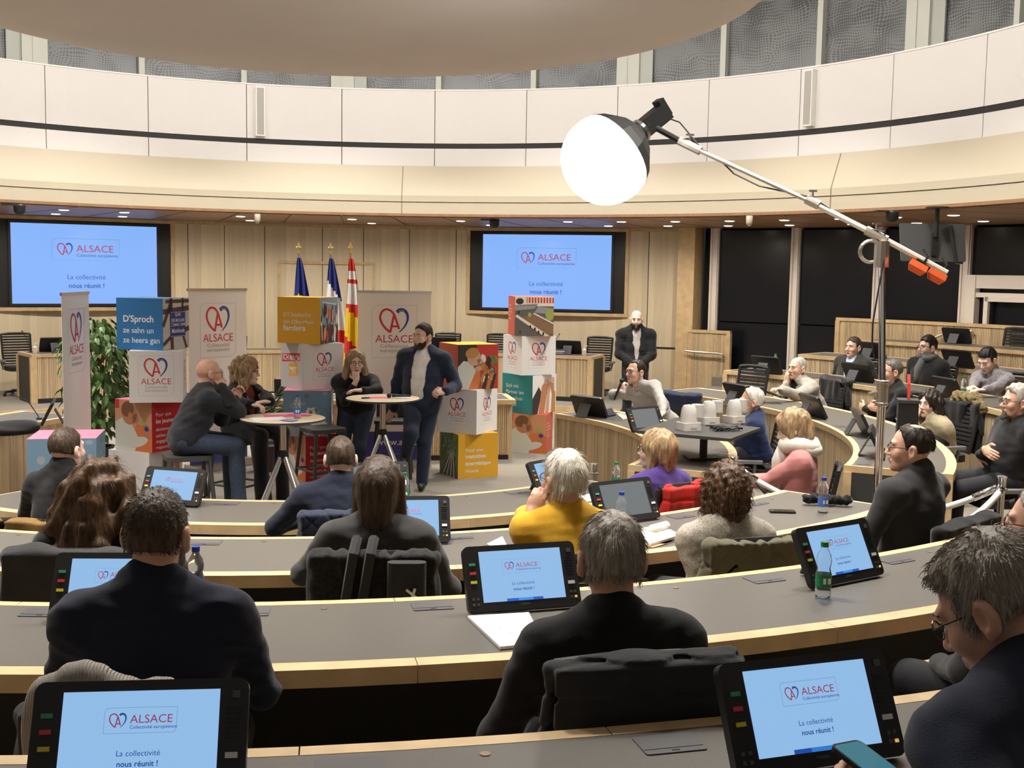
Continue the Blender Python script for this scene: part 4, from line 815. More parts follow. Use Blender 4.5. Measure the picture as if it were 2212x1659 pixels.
# ================================================================== people: smooth bodies from blended distance fields
class Field:
    def __init__(s, lo, hi, h):
        s.lo = np.array(lo, np.float32); s.h = h; s.n = np.maximum(4, np.ceil((np.array(hi)-np.array(lo))/h).astype(int)+1); s.f = np.full(s.n, 1.0, np.float32)
    def _blk(s, lo, hi):
        a = np.clip(np.floor((np.array(lo)-s.lo)/s.h).astype(int), 0, s.n-1); b = np.clip(np.ceil((np.array(hi)-s.lo)/s.h).astype(int)+1, 0, s.n)
        if (b-a <= 0).any(): return None
        ax = [(s.lo[i]+s.h*np.arange(a[i], b[i])).astype(np.float32) for i in range(3)]
        return (slice(a[0], b[0]), slice(a[1], b[1]), slice(a[2], b[2])), np.meshgrid(*ax, indexing='ij')
    def mix(s, sl, d, k, op):
        f = s.f[sl]
        if op == 'u': hh = np.maximum(k-np.abs(f-d), 0)/k; s.f[sl] = np.minimum(f, d)-hh*hh*k*.25
        else: d = -d; hh = np.maximum(k-np.abs(f-d), 0)/k; s.f[sl] = np.maximum(f, d)+hh*hh*k*.25
    def cap(s, a, b, ra, rb=None, k=.03, op='u'):
        a = np.array(a, np.float32); b = np.array(b, np.float32); rb = ra if rb is None else rb; R = max(ra, rb)+k+2*s.h
        q = s._blk(np.minimum(a, b)-R, np.maximum(a, b)+R)
        if q is None: return s
        sl, (X, Y, Z) = q; ab = b-a; L = float(ab @ ab)+1e-9
        t = np.clip(((X-a[0])*ab[0]+(Y-a[1])*ab[1]+(Z-a[2])*ab[2])/L, 0, 1)
        d = np.sqrt((X-a[0]-t*ab[0])**2+(Y-a[1]-t*ab[1])**2+(Z-a[2]-t*ab[2])**2)-(ra+(rb-ra)*t)
        s.mix(sl, d, k, op); return s
    def ell(s, c, r, M=None, k=.03, op='u'):
        c = np.array(c, np.float32); R = max(r)+k+2*s.h; q = s._blk(c-R, c+R)
        if q is None: return s
        sl, (X, Y, Z) = q; X = X-c[0]; Y = Y-c[1]; Z = Z-c[2]
        if M is not None: X, Y, Z = M[0][0]*X+M[1][0]*Y+M[2][0]*Z, M[0][1]*X+M[1][1]*Y+M[2][1]*Z, M[0][2]*X+M[1][2]*Y+M[2][2]*Z
        k0 = np.sqrt((X/r[0])**2+(Y/r[1])**2+(Z/r[2])**2); k1 = np.sqrt((X/r[0]**2)**2+(Y/r[1]**2)**2+(Z/r[2]**2)**2)+1e-6
        s.mix(sl, k0*(k0-1)/k1, k, op); return s
    def rbx(s, c, hf, r, M=None, k=.03, op='u'):
        c = np.array(c, np.float32); R = math.sqrt(sum(x*x for x in hf))+r+k+2*s.h; q = s._blk(c-R, c+R)
        if q is None: return s
        sl, (X, Y, Z) = q; X = X-c[0]; Y = Y-c[1]; Z = Z-c[2]
        if M is not None: X, Y, Z = M[0][0]*X+M[1][0]*Y+M[2][0]*Z, M[0][1]*X+M[1][1]*Y+M[2][1]*Z, M[0][2]*X+M[1][2]*Y+M[2][2]*Z
        a, b, d = np.abs(X)-hf[0], np.abs(Y)-hf[1], np.abs(Z)-hf[2]
        s.mix(sl, np.sqrt(np.maximum(a, 0)**2+np.maximum(b, 0)**2+np.maximum(d, 0)**2)+np.minimum(np.maximum(a, np.maximum(b, d)), 0)-r, k, op); return s
    def plane(s, p, n, k=.01):
        """keep the side against n"""
        q = s._blk(s.lo, s.lo+s.h*s.n); sl, (X, Y, Z) = q; n = Vector(n).normalized()
        s.mix(sl, -((X-p[0])*n[0]+(Y-p[1])*n[1]+(Z-p[2])*n[2]), k, 's'); return s
    def noise(s, amp, freq, seed=0, stretch=(1, 1, 1), n=10):
        """ripple the surface with a handful of plane waves"""
        idx = np.nonzero(np.abs(s.f) < amp*2+2.5*s.h)
        if len(idx[0]) == 0: return s
        P = np.stack([s.lo[i]+s.h*idx[i] for i in range(3)], 1)*np.array(stretch); g = np.random.RandomState(seed); v = 0
        for _ in range(n):
            d = g.normal(size=3); d /= np.linalg.norm(d); v = v+np.sin((P @ d)*freq*(.6+.9*g.rand())+g.rand()*6.28)
        s.f[idx] += (amp*v/math.sqrt(n)).astype(np.float32); return s
    def net(s):
        f = s.f; sg = f < 0; nx, ny, nz = s.n
        c = sg[:-1, :-1, :-1].astype(np.int8)
        cnt = np.zeros((nx-1, ny-1, nz-1), np.int8)
        for i in (0, 1):
            for j in (0, 1):
                for k in (0, 1): cnt += sg[i:nx-1+i, j:ny-1+j, k:nz-1+k]
        act = (cnt > 0) & (cnt < 8); I = np.argwhere(act)
        if len(I) == 0: return np.zeros((0, 3)), np.zeros((0, 4), int)
        acc = np.zeros((len(I), 3)); num = np.zeros(len(I))
        cor = [(i, j, k) for i in (0, 1) for j in (0, 1) for k in (0, 1)]
        val = {c_: f[I[:, 0]+c_[0], I[:, 1]+c_[1], I[:, 2]+c_[2]] for c_ in cor}
        for a in cor:
            for ax in range(3):
                if a[ax] == 0:
                    b = list(a); b[ax] = 1; b = tuple(b); va, vb = val[a], val[b]; m = (va < 0) != (vb < 0)
                    t = np.where(m, va/np.where(m, va-vb, 1), 0); p = np.repeat(np.array(a, float)[None], len(I), 0); p[:, ax] += t
                    acc[m] += p[m]; num += m
        V = s.lo+s.h*(I+acc/num[:, None]); ids = np.full(act.shape, -1, np.int64); ids[act] = np.arange(len(I)); Q = []
        for ax in range(3):
            o1, o2 = [(1, 2), (2, 0), (0, 1)][ax]
            A = np.take(sg, range(0, s.n[ax]-1), ax); B = np.take(sg, range(1, s.n[ax]), ax); E = np.argwhere(A != B)
            ok = (E[:, o1] > 0) & (E[:, o2] > 0) & (E[:, o1] < s.n[o1]-1) & (E[:, o2] < s.n[o2]-1); E = E[ok]
            if len(E) == 0: continue
            def g(d1, d2):
                e = E.copy(); e[:, o1] -= d1; e[:, o2] -= d2; return ids[e[:, 0], e[:, 1], e[:, 2]]
            q = np.stack([g(1, 1), g(0, 1), g(0, 0), g(1, 0)], 1); fl = sg[E[:, 0], E[:, 1], E[:, 2]]; q[~fl] = q[~fl][:, ::-1]; Q.append(q)
        return V, np.concatenate(Q)
def np_mesh(name, parts, mats, off, matfn=None):
    """parts: list of (V, Q); one smooth mesh"""
    vs = []; qs = []; o = 0
    for V, Q in parts: vs.append(V); qs.append(Q+o); o += len(V)
    V = np.concatenate(vs)-np.array(off); Q = np.concatenate(qs); me = bpy.data.meshes.new(name)
    me.vertices.add(len(V)); me.vertices.foreach_set('co', V.astype(np.float32).ravel()); me.loops.add(len(Q)*4); me.loops.foreach_set('vertex_index', Q.astype(np.int32).ravel())
    me.polygons.add(len(Q)); me.polygons.foreach_set('loop_start', np.arange(0, len(Q)*4, 4, dtype=np.int32)); me.polygons.foreach_set('loop_total', np.full(len(Q), 4, np.int32))
    for m in mats: me.materials.append(MAT[m] if isinstance(m, str) else m)
    if matfn is not None: me.polygons.foreach_set('material_index', matfn((V[Q].mean(1))+np.array(off)).astype(np.int32))
    me.polygons.foreach_set('use_smooth', np.ones(len(Q), bool)); me.update(calc_edges=True); me.validate(); return me
def cloth(name, col, rough=.85, weave=350, str_=.25, nz=(14, .10)): return mat(name, col, rough, noise=nz, bump=(weave, str_), sheen=.15, spec=.2)
def hairmat(name, col, var=.35): return mat(name, col, .5, noise=(55, var), bump=(70, .6), spec=.35, stretch=(1, 1, .22))
mat('skin', (.68, .43, .32), .5, noise=(25, .06), spec=.35); mat('skin_pale', (.74, .51, .41), .5, noise=(25, .06), spec=.35); mat('skin_red', (.66, .38, .275), .5, noise=(25, .08), spec=.35)
mat('lips', (.40, .13, .10), .45); mat('eye_white', (.75, .72, .68), .25); mat('iris', (.03, .02, .015), .2); mat('glasses', (.012, .012, .014), .3); mat('glasses_red', (.10, .015, .015), .3); mat('denim', (.035, .05, .085), .85, noise=(40, .15)); mat('shoe', (.012, .011, .010), .35)
UP = Vector((0, 0, 1))
def dirv(a, p=0): return Vector((math.sin(math.radians(a))*math.cos(math.radians(p)), math.cos(math.radians(a))*math.cos(math.radians(p)), math.sin(math.radians(p))))
def frame(f, up=UP):
    f = f.normalized(); r = f.cross(up).normalized(); u = r.cross(f); return r, f, u
def ik(S, W, l1, l2, hint):
    d = W-S; L = d.length
    if L > (l1+l2)*.995: W = S+d*((l1+l2)*.995/L); d = W-S; L = d.length
    a = (l1*l1-l2*l2+L*L)/(2*L); hgt = math.sqrt(max(l1*l1-a*a, 0)); n = d/L; hv = hint-n*hint.dot(n); hv = hv.normalized() if hv.length > 1e-4 else n.orthogonal()
    return S+n*a+hv*hgt, W
def hand_field(W, d, nrm, thumb, curl, s, E, h=.0048):
    """palm, four fingers and thumb on the forearm E -> W; nrm points out of the back of the hand"""
    d = d.normalized(); sd = d.cross(nrm).normalized()*thumb; nrm = (nrm-d*nrm.dot(d)).normalized(); c = W+d*.06
    back = W+(E-W).normalized()*.12; pts = [back, W+d*.2, W-d*.05]; lo = np.min([np.array(p) for p in pts], 0)-.09; hi = np.max([np.array(p) for p in pts], 0)+.09
    F = Field(lo, hi, h); F.cap(back, W, .034*s, .026*s, .02)
    M = [[sd[i], d[i], nrm[i]] for i in range(3)]
    F.ell(W+d*.045*s, (.040*s, .052*s, .017*s), M, .02)
    def rot(v, ang): return v*math.cos(ang)-nrm*math.sin(ang)
    for i, (o, L) in enumerate(((.028, .070), (.009, .080), (-.010, .075), (-.028, .060))):
        p = W+d*(.082 if i in (1, 2) else .077)*s+sd*o*s; ang = 0; v = d+sd*o*1.2
        v.normalize()
        for j, fr in enumerate((.45, .32, .25)):
            ang += curl*(.5 if j == 0 else .75)+.06*i*curl; q = p+rot(v, ang)*L*fr*s; F.cap(p, q, (.0098-.0008*j)*s, (.0092-.0009*j)*s, .006); p = q
    p = W+d*.022*s+sd*.03*s; v = (d*.65+sd*.75-nrm*.25*(.3+curl)).normalized(); q = p+v*.042*s; F.cap(p, q, .0135*s, .011*s, .012)
    v2 = (d*.9+sd*(.35-.5*curl)-nrm*.3*curl).normalized(); F.cap(q, q+v2*.033*s, .0108*s, .009*s, .008)
    return F.net()
def person(label, H, look, body, seat=None, floor_z=0, lean=.08, side=0, top='shirt_grey', under=None, legs='trousers_dark', hair=None, haircol='hair_brown', skin='skin', s=1.06, sw=.185, arms=None, beard=None, specs=None, vcut=None,
           collar=None, bulk=1.0, hres=.0052, cres=.0115, fold=.004, topname='jacket', tilt=0, legs_fwd=.42, scarf=None, sct=1.0, pit=0, skirt=.02, feet=None, stand_legs=None, brow='hair_brown', long_top=0, hairres=None, belly=0, hip=None, chair=None, coat=None, ctop=.035, chz=.94, nk=.158, desk_row=None):
    """H head centre; look = bearing of the face (deg), pit = its pitch; body = bearing of the trunk; seat = seat height or None when standing"""
    H = Vector(H); r, f, _ = frame(dirv(body)); hr, hf, hu = frame(dirv(look, pit)); 
    if tilt: q = Matrix.Rotation(math.radians(tilt), 3, hf); hr, hu = q @ hr, q @ hu
    HM = Matrix((hr, hf, hu)).transposed()
    def h_(x, y, z): return H+HM @ Vector((x, y, z))*s
    N = H-(hu*.55+UP*.45).normalized()*nk*s-dirv(look)*.030*s
    hipz = hip if hip is not None else (seat+.125 if seat is not None else floor_z+.93*s)
    P = Vector((H.x, H.y, 0))-f*lean-r*side; P.z = hipz; up = (N-P).normalized(); tr = up.cross(Vector((r.y*0, 0, 0))) if False else r; tf = up.cross(r).normalized(); tf = tf if tf.dot(f) > 0 else -tf; tr = tf.cross(up).normalized()
    TM = [[tr[i], tf[i], up[i]] for i in range(3)]; L = (N-P).length
    SH = {+1: N-up*.052*s+tr*sw*s, -1: N-up*.052*s-tr*sw*s}
    base = Vector((P.x, P.y, floor_z)); l1, l2 = .285*s, .25*s
    # arms
    A = {}
    arms = arms or {}
    for sd in (1, -1):
        a = arms.get(sd, None)
        if a is None: W = SH[sd]-up*.32*s+f*.30*s-tr*sd*.06; a = {'w': W}
        W = Vector(a['w']); hint = a.get('hint', -UP*.6-f*.5+tr*sd*.7)
        if seat is not None and seat < 1 and desk_row is not None:      # wrists that reach over the desk lie on it
            dt = ZT(desk_row)
            if math.hypot(W.x, W.y) < RF(desk_row)+DEP+.05 and W.z < dt+.05:
                W.z = dt+.052; a = dict(a); a.setdefault('curl', .18); a['curl'] = min(a['curl'], .3); hint = a.get('hint', -UP*.25-f*.35+tr*sd*.9); a['d'] = (f-tr*sd*.35)+UP*.02; a['n'] = UP
        E, W = ik(SH[sd], W, l1, l2, hint); d = Vector(a['d']) if 'd' in a else (W-E).normalized()
        A[sd] = (E, W, d, Vector(a.get('n', UP)), a.get('curl', .5), a.get('hand', True), a.get('cuff', 0))
    K = {}
    for sd in (1, -1):
        hp = P+tr*sd*.095*s
        if seat is not None: kn = hp+f*legs_fwd*s+tr*sd*.05; kn.z = seat+.07; an = kn+f*.02; an.z = floor_z+.08
        else:
            kn = Vector((hp.x, hp.y, floor_z+.50*s))+f*.03; an = Vector((hp.x, hp.y, floor_z+.085))-f*.02+tr*sd*.02
            if stand_legs and sd in stand_legs: kn, an = [Vector(v) for v in stand_legs[sd]]
        K[sd] = (hp, kn, an)
    # ---------- skin: head, neck, inner trunk and arms, hands
    parts = []; pad = .17*s; F = Field(np.array(H)-np.array((pad, pad, .30*s)), np.array(H)+np.array((pad, pad, .17*s)), hres)
    HMl = [[hr[i], hf[i], hu[i]] for i in range(3)]; E_ = lambda c, rad, k=.02, op='u': F.ell(h_(*c), [x*s for x in rad], HMl, k, op); C_ = lambda a, b, ra, rb, k=.012, op='u': F.cap(h_(*a), h_(*b), ra*s, rb*s, k, op)
    C_((0, -.03, -.06), (0, -.042, -.14), .054, .054, .02); F.cap(h_(0, -.045, -.13), N-up*.08, .056*s, .050*s, .03)
    E_((0, -.014, .030), (.0745, .097, .090)); E_((0, .026, -.03), (.062, .068, .088), .03); E_((0, .048, -.088), (.040, .040, .030), .03); E_((0, .075, -.105), (.020, .018, .016), .02)
    C_((-.036, .078, .024), (.036, .078, .024), .014, .014, .015); E_((-.043, .062, -.03), (.022, .025, .026), .02); E_((.043, .062, -.03), (.022, .025, .026), .02)
    C_((0, .090, .008), (0, .112, -.030), .008, .0125, .010); E_((-.011, .102, -.036), (.008, .009, .007), .008); E_((.011, .102, -.036), (.008, .009, .007), .008)
    C_((-.020, .088, -.066), (0, .096, -.063), .005, .007, .008); C_((.020, .088, -.066), (0, .096, -.063), .005, .007, .008); C_((-.014, .090, -.074), (.014, .090, -.074), .007, .007, .008)
    for sd in (-1, 1):
        E_((sd*.033, .098, .004), (.016, .012, .010), .010, 's')
        E_((sd*.084, -.014, -.010), (.013, .022, .036), .008); E_((sd*.092, -.006, -.008), (.008, .012, .020), .006, 's'); E_((sd*.078, -.004, -.040), (.009, .010, .011), .006)
    parts.append(F.net())
    allp = [P, N]+list(SH.values())+[A[1][0], A[-1][0], A[1][1], A[-1][1]]; FI = Field(np.min([np.array(v) for v in allp], 0)-.14, np.max([np.array(v) for v in allp], 0)+.14, .02)
    FI.cap(P+up*.02, N-up*.12, .085*s, .085*s, .03); FI.cap(N-up*.14, N+up*.0, .07*s, .045*s, .03)
    for sd in (1, -1): FI.cap(N-up*.10, SH[sd], .05*s, .035*s, .02); FI.cap(SH[sd], A[sd][0], .036*s, .030*s, .02); FI.cap(A[sd][0], A[sd][1], .030*s, .020*s, .02)
    parts.append(FI.net())
    for sd in (1, -1):
        E, W, d, n, curl, hand, cuff = A[sd]
        if hand: parts.append(hand_field(W, d, n, -sd, curl, s, E))
    def mf(C):
        m = np.zeros(len(C)); q = (C-np.array(H)) @ np.array([list(hr), list(hf), list(hu)]).T/s
        m[(np.abs(q[:, 0]) < .022) & (np.abs(q[:, 2]+.069) < .0095-.12*np.abs(q[:, 0])) & (q[:, 1] > .08)] = 1
        return m
    me = np_mesh('person', parts, [skin, 'lips'], base, mf); root = link('person', me, None, base); tag(root, label, 'person')
    eb = Print if False else MB
    # ---------- eyes and brows
    for sd in (-1, 1):
        m = MB(); m.mi = 0; m.ball(h_(sd*.033, .0755, .004)-base, .0125*s, 10); m.mi = 1; m.ball(h_(sd*.033, .0845, .003)-base, (.0058*s, .0052*s, .0058*s), 8, HM); m.obj('eye', ['eye_white', 'iris'], root, smooth=True)
        m = MB(); m.tube([h_(sd*.014, .094, .024)-base, h_(sd*.032, .094, .030)-base, h_(sd*.052, .080, .024)-base], [.004*s, .0042*s, .002*s], 5); m.obj('eyebrow', brow if brow in MAT else 'hair_brown', root)
    # ---------- hair
    if hair:
        hb = .40 if hair.get('long') else .19; hrs = hairres or hres*1.15
        F = Field(np.array(H)-np.array((.22, .22, hb+.02))*s, np.array(H)+np.array((.22, .22, .19))*s, hrs)
        th = hair.get('th', .012); E_ = lambda c, rad, k=.02, op='u': F.ell(h_(*c), [x*s for x in rad], HMl, k, op); C_ = lambda a, b, ra, rb, k=.03, op='u': F.cap(h_(*a), h_(*b), ra*s, rb*s, k, op)
        E_((0, -.016, .030), (.0745+(th if hair.get('open') else th*.55), .097+th, .090+th+hair.get('top', 0)))
        if hair.get('nape', True): E_((0, -.055, -.045), (.060+th*.6, .050+th*.5, .055), .03)
        for a, b, ra, rb in hair.get('add', ()): C_(a, b, ra, rb)
        fr = hair.get('front', .072); F_ = hair.get('cut', ((0, fr, .085), (0, .012, -.03)))
        pa, pb = F_; v = Vector((0, pb[1]-pa[1], pb[2]-pa[2])); n = Vector((0, -v.z, v.y)); n = n if n.y > 0 else -n
        if not hair.get('open'):
            F.plane(h_(*pa), HM @ n, .008); F.plane(h_(0, .012, hair.get('low', -.035)), HM @ Vector((0, -.25, -1) if hair.get('nape', True) else (0, -.05, -1)), .012)
            for sd in (-1, 1): E_((sd*.094, -.006, -.018), (.030, .027, .042), .01, 's'); E_((sd*.062, .078, .028), (.030, .048, .050), .012, 's')
        else: E_((0, .115, -.035), (.066, .085, .115), .015, 's')
        for c, rad in hair.get('bald', ()): E_(c, rad, .02, 's')
        F.noise(hair.get('amp', .0025), hair.get('freq', 190), hair.get('seed', 1), hair.get('stretch', (1, 1, .35)))
        hm = np_mesh('hair', [F.net()], [haircol], base); link('hair', hm, root)
        strands = hair.get('strands', 260)
        if strands:
            g = random.Random(hair.get('seed', 1)); m = MB(); ln = hair.get('slen', .03 if hair.get('open') else .016); V = np.array([v.co for v in hm.vertices]); Nn = np.array([v.normal for v in hm.vertices]); nv_ = len(V)
            crown = h_(0, -.05, .11)-base
            for _ in range(strands):
                i = g.randrange(nv_); p = Vector(V[i]); n = Vector(Nn[i]); t_ = (p-crown); t_ = (t_-n*t_.dot(n)); t_ = (t_.normalized() if t_.length > .005 else Vector((g.random()-.5, g.random()-.5, 0)))+Vector((g.uniform(-.3, .3), g.uniform(-.3, .3), g.uniform(-.3, .1))); lift = hair.get('lift', .3)
                q1 = p+t_*ln*.5+n*ln*.5*lift; q2 = p+t_*ln+n*ln*(lift*.55)-UP*ln*.1; m.tube([p-n*.003, q1, q2], [.0011, .0009, .0003], 3, False)
            so = m.obj('hair_strands', haircol, root); so['kind'] = 'stuff'
    if beard:
        F = Field(np.array(H)-np.array((.15, .15, .19))*s, np.array(H)+np.array((.15, .15, .05))*s, hres); E_ = lambda c, rad, k=.02, op='u': F.ell(h_(*c), [x*s for x in rad], HMl, k, op); t_ = beard.get('th', .006)
        E_((0, .026, -.03), (.0625+t_, .068+t_, .088+t_)); E_((0, .048, -.090), (.042+t_, .042+t_, .034+t_), .03); E_((0, .095, -.115), (.02, .02, .02+t_), .02)
        F.plane(h_(0, .05, beard.get('hi', -.045)), HM @ Vector((0, .35, 1)), .008); F.plane(h_(0, beard.get('bk', -.005), -.06), HM @ Vector((0, -1, 0)), .01); E_((0, .115, -.070), (.021, .04, .008), .006, 's')
        if beard.get('goatee'):
            for sd in (-1, 1): E_((sd*.062, .05, -.06), (.034, .09, .06), .012, 's')
        F.noise(.0015, 220, 3); link('beard', np_mesh('beard', [F.net()], [beard.get('col', haircol)], base), root)
    # ---------- clothing
    bk = bulk; lo = [min(v[i] for v in list(SH.values())+[A[1][0], A[1][1], A[-1][0], A[-1][1], P]) for i in range(3)]; hi = [max(v[i] for v in list(SH.values())+[A[1][0], A[1][1], A[-1][0], A[-1][1], P, N]) for i in range(3)]
    def torso(F, g, arms_=True, cuff=True):
        F.ell(P+up*.02, (.165*s*bk+g, (.125+belly*.5)*s*bk+g, .15*s+g), TM, .06); F.ell(P+up*L*.30+tf*(.01+belly*.5), (.155*s*bk+g, (.115+belly)*s*bk+g, .17*s+g), TM, .08)
        F.ell(P+up*L*.62, (.178*s*bk+g, .118*s*bk+g, .19*s+g), TM, .08); F.cap(SH[1]-tr*.03, SH[-1]+tr*.03, .062*s+g, .062*s+g, .07); F.cap(N+up*ctop-tf*.020, N-up*.09, (.060 if ctop < .05 else .066)*s+g, .09*s+g, .05)
        for sd in (1, -1): F.cap(N+tr*sd*.055+up*ctop*.35-tf*.015, SH[sd]-tr*sd*.015, .052*s+g, .060*s+g, .05)
        if long_top: F.cap(P, P-up*long_top+f*.02, .15*s*bk+g, .16*s*bk+g, .06)
        if arms_:
            for sd in (1, -1):
                E, W = A[sd][0], A[sd][1]; F.cap(SH[sd], E, .060*s*bk**.5+g, .049*s+g, .04); cf = A[sd][6]; F.cap(E, E.lerp(W, .97-cf), .048*s+g, .036*s+g, .025)
    def newF(h): return Field(np.array(lo)-.27*s, np.array(hi)+np.array((.24, .24, .16))*s, h)
    if under:
        F = newF(cres); ct_, ctop = ctop, .015; torso(F, 0, False); ctop = ct_; F.noise(.0025, 30, 5); link('shirt', np_mesh('shirt', [F.net()], [under], base), root)
    g = .012 if under else .002
    F = newF(cres); torso(F, g)
    if vcut:
        w0, z0, z1 = vcut[:3]; w1 = vcut[3] if len(vcut) > 3 else .012      # opening: half width at the top, heights along the trunk
        a = P+up*L*z0+tf*.16; b = P+up*L*z1+tf*.13
        F.cap(a, b, w1, w0, .02, 's'); F.cap(a+tf*.05, b+tf*.05, w1*1.2, w0*1.1, .02, 's'); F.cap(N+tf*.06+up*.03, P+up*L*z1+tf*.10, .055, w0, .02, 's'); F.cap(N+up*.18+tf*.02, N+up*(.05+ctop*.6)+tf*.02, .064*s, .05*s, .010, 's')
    else: F.cap(N+up*.18+tf*.02, N+up*(.05+ctop*.6)+tf*.02, .064*s, .05*s, .010, 's'); F.cap(N+up*.12+tf*.09, N+up*.015+tf*.08, .05*s, .035*s, .02, 's')
    F.noise(fold, 26, sum(map(ord, label)) % 97, (1, 1, 1.5)); F.noise(fold*.5, 60, sum(map(ord, label)) % 89, (1, 1, 2))
    link(topname, np_mesh(topname, [F.net()], [top], base), root)
    if collar:
        m = MB(); n = 20; cu = (N+up*.05-N).normalized(); ring = []
        for k in range(n+1):
            a = -2.75+5.5*k/n; rad = .068*s; dv = tf*-math.cos(a)+tr*math.sin(a); ring.append((N+up*(.018-.012*(1-math.cos(a)))*1+dv*rad*1.04-base, N+up*(.052-.016*(1-math.cos(a)))+dv*rad*.97-base))
        vs = [p for q in ring for p in q]+[p+(p-(N-base)).normalized()*.006 for q in ring for p in q]; c2 = 2*(n+1); fs = []
        for k in range(n): a, b, c, d_ = 2*k, 2*k+2, 2*k+3, 2*k+1; fs += [(a, b, c, d_), (a+c2, d_+c2, c+c2, b+c2), (d_, c, c+c2, d_+c2), (a, a+c2, b+c2, b)]
        m.quadmesh(vs, fs); m.obj('collar', collar, root, smooth=True)
    if scarf:
        m = MB(); pts = [];
        for k in range(15):
            a = 2*math.pi*k/14; pts.append(N+up*(.045+.012*math.sin(3*a))+(tf*math.cos(a)*.095+tr*math.sin(a)*.09)*s+tf*.015-base)
        m.tube(pts, [.036*s*sct]*15, 8); pts = [N+up*.05+(tf*math.cos(2*math.pi*k/14+.6)*.10+tr*math.sin(2*math.pi*k/14+.6)*.095)*s+up*.035*math.cos(2*math.pi*k/14)-base for k in range(15)]; m.tube(pts, [.03*s*sct]*15, 8)
        m.tube([N+tf*.10+up*.03-base, N+tf*.135-up*.10+tr*.03-base, N+tf*.14-up*.28+tr*.03-base], [.045*sct, .05*sct, .04*sct], 8); m.obj('scarf', scarf, root, smooth=True)
    # ---------- legs and shoes
    hp0 = [K[1][0], K[1][1], K[1][2], K[-1][0], K[-1][1], K[-1][2]]; F = Field(np.min([np.array(v) for v in hp0], 0)-np.array((.2, .2, .06)), np.max([np.array(v) for v in hp0], 0)+np.array((.2, .2, .2)), .014)
    F.ell(P, (.16*s*bk, .125*s*bk, .13*s), TM, .05)
    for sd in (1, -1): hp, kn, an = K[sd]; F.cap(hp, kn, .092*s*bk**.5, .074*s, .05); F.cap(kn, an, .070*s, .060*s, .03)
    F.noise(.004, 24, 8); link('trousers', np_mesh('trousers', [F.net()], [legs], base), root)
    for sd in (1, -1):
        an = K[sd][2]; ff = dirv(feet) if feet is not None else f; M = Matrix((ff.cross(UP), ff, UP)).transposed(); m = MB(); m.ball(an+ff*.07-UP*.035-base, (.044, .13, .045), 12, M); m.ball(an-UP*.02-base, (.042, .055, .06), 10, M); m.obj('shoe', 'shoe', root, smooth=True)
    if specs:
        m = MB(); gm = specs if isinstance(specs, str) else 'glasses'
        for sd in (-1, 1):
            m.tube([h_(sd*.034+.023*math.cos(a), .1055-.008*abs(math.cos(a)*.5+sd*.5), .002+.018*math.sin(a))-base for a in [2*math.pi*k/14 for k in range(15)]], .0019*s, 5)
            m.tube([h_(sd*.057, .098, .006)-base, h_(sd*.074, .07, .008)-base, h_(sd*.079, .0, .006)-base, h_(sd*.078, -.022, -.006)-base], .0019*s, 5)
        m.tube([h_(-.011, .107, .006)-base, h_(0, .110, .009)-base, h_(.011, .107, .006)-base], .0018*s, 5); m.obj('glasses', gm, root)
    if chair: chair_at(Vector((P.x, P.y, floor_z))+f*.02, f, chair).scale = (1, 1, chz)
    return root
# ------------------------------------------------------------------ who sits and stands where
for n, c, v in (('hair_brown', (.06, .038, .024), .4), ('hair_dark', (.02, .013, .009), .4), ('hair_black', (.012, .01, .009), .3), ('hair_blond', (.34, .23, .12), .5), ('hair_light', (.33, .22, .115), .55), ('hair_grey', (.33, .295, .25), .4), ('hair_white', (.58, .54, .46), .25), ('hair_silver', (.42, .39, .34), .4), ('hair_chestnut', (.085, .045, .022), .6), ('hair_bob', (.055, .034, .02), .6), ('beard_white', (.62, .58, .52), .2), ('hair_salt', (.10, .088, .075), .5), ('stubble', (.30, .17, .11), .2)): hairmat(n, c, v)
for n, c in dict(c_navy=(.012, .016, .032), c_navy2=(.02, .028, .055), c_black=(.010, .010, .011), c_charcoal=(.030, .030, .031), c_darkgrey=(.022, .024, .030), c_yellow=(.62, .34, .02), c_purple=(.075, .04, .21), c_pink=(.50, .20, .19), c_cream=(.66, .61, .53), c_beige=(.40, .34, .22), c_oat=(.44, .40, .34), c_shirtgrey=(.38, .36, .34), c_white=(.74, .73, .72), c_lgrey=(.36, .33, .29), c_greytee=(.38, .35, .32), c_rust=(.19, .03, .025), c_blue=(.45, .52, .66), c_suit=(.035, .034, .032), c_scarf=(.13, .14, .145), c_fleece=(.012, .022, .07), c_wool=(.048, .046, .045), c_plaid=(.36, .35, .34), c_olive=(.115, .105, .065), c_red=(.50, .02, .015), c_brown=(.20, .115, .03), c_puffer=(.028, .029, .032), c_puffnavy=(.022, .028, .052), c_leather=(.018, .017, .016), trousers_dark=(.015, .016, .02)).items(): cloth(n, c)
cloth('c_tweed', (.40, .36, .30), nz=(160, .45)); cloth('c_pattern', (.25, .23, .25), nz=(95, .7)); cloth('c_check', (.45, .45, .50), nz=(150, .55)); MAT['c_leather'].node_tree.nodes['Principled BSDF'].inputs['Roughness'].default_value = .4
SHORT = dict(th=.009, front=.070, amp=.0016, freq=240)
def hd(H, look, x, y, z, pit=0, s=1.06):
    r, f, u = frame(dirv(look, pit)); return Vector(H)+(r*x+f*y+u*z)*s
def lap(H, b, down=.54, fwd=.10, out=.3):      # hands resting in the lap
    r, f, u = frame(dirv(b)); return {sd: dict(w=Vector(H)-UP*down+f*fwd+r*sd*.09, hint=r*sd*out-f*1.0, d=-r*sd+f*.35, n=f*.2+UP, curl=.4) for sd in (1, -1)}
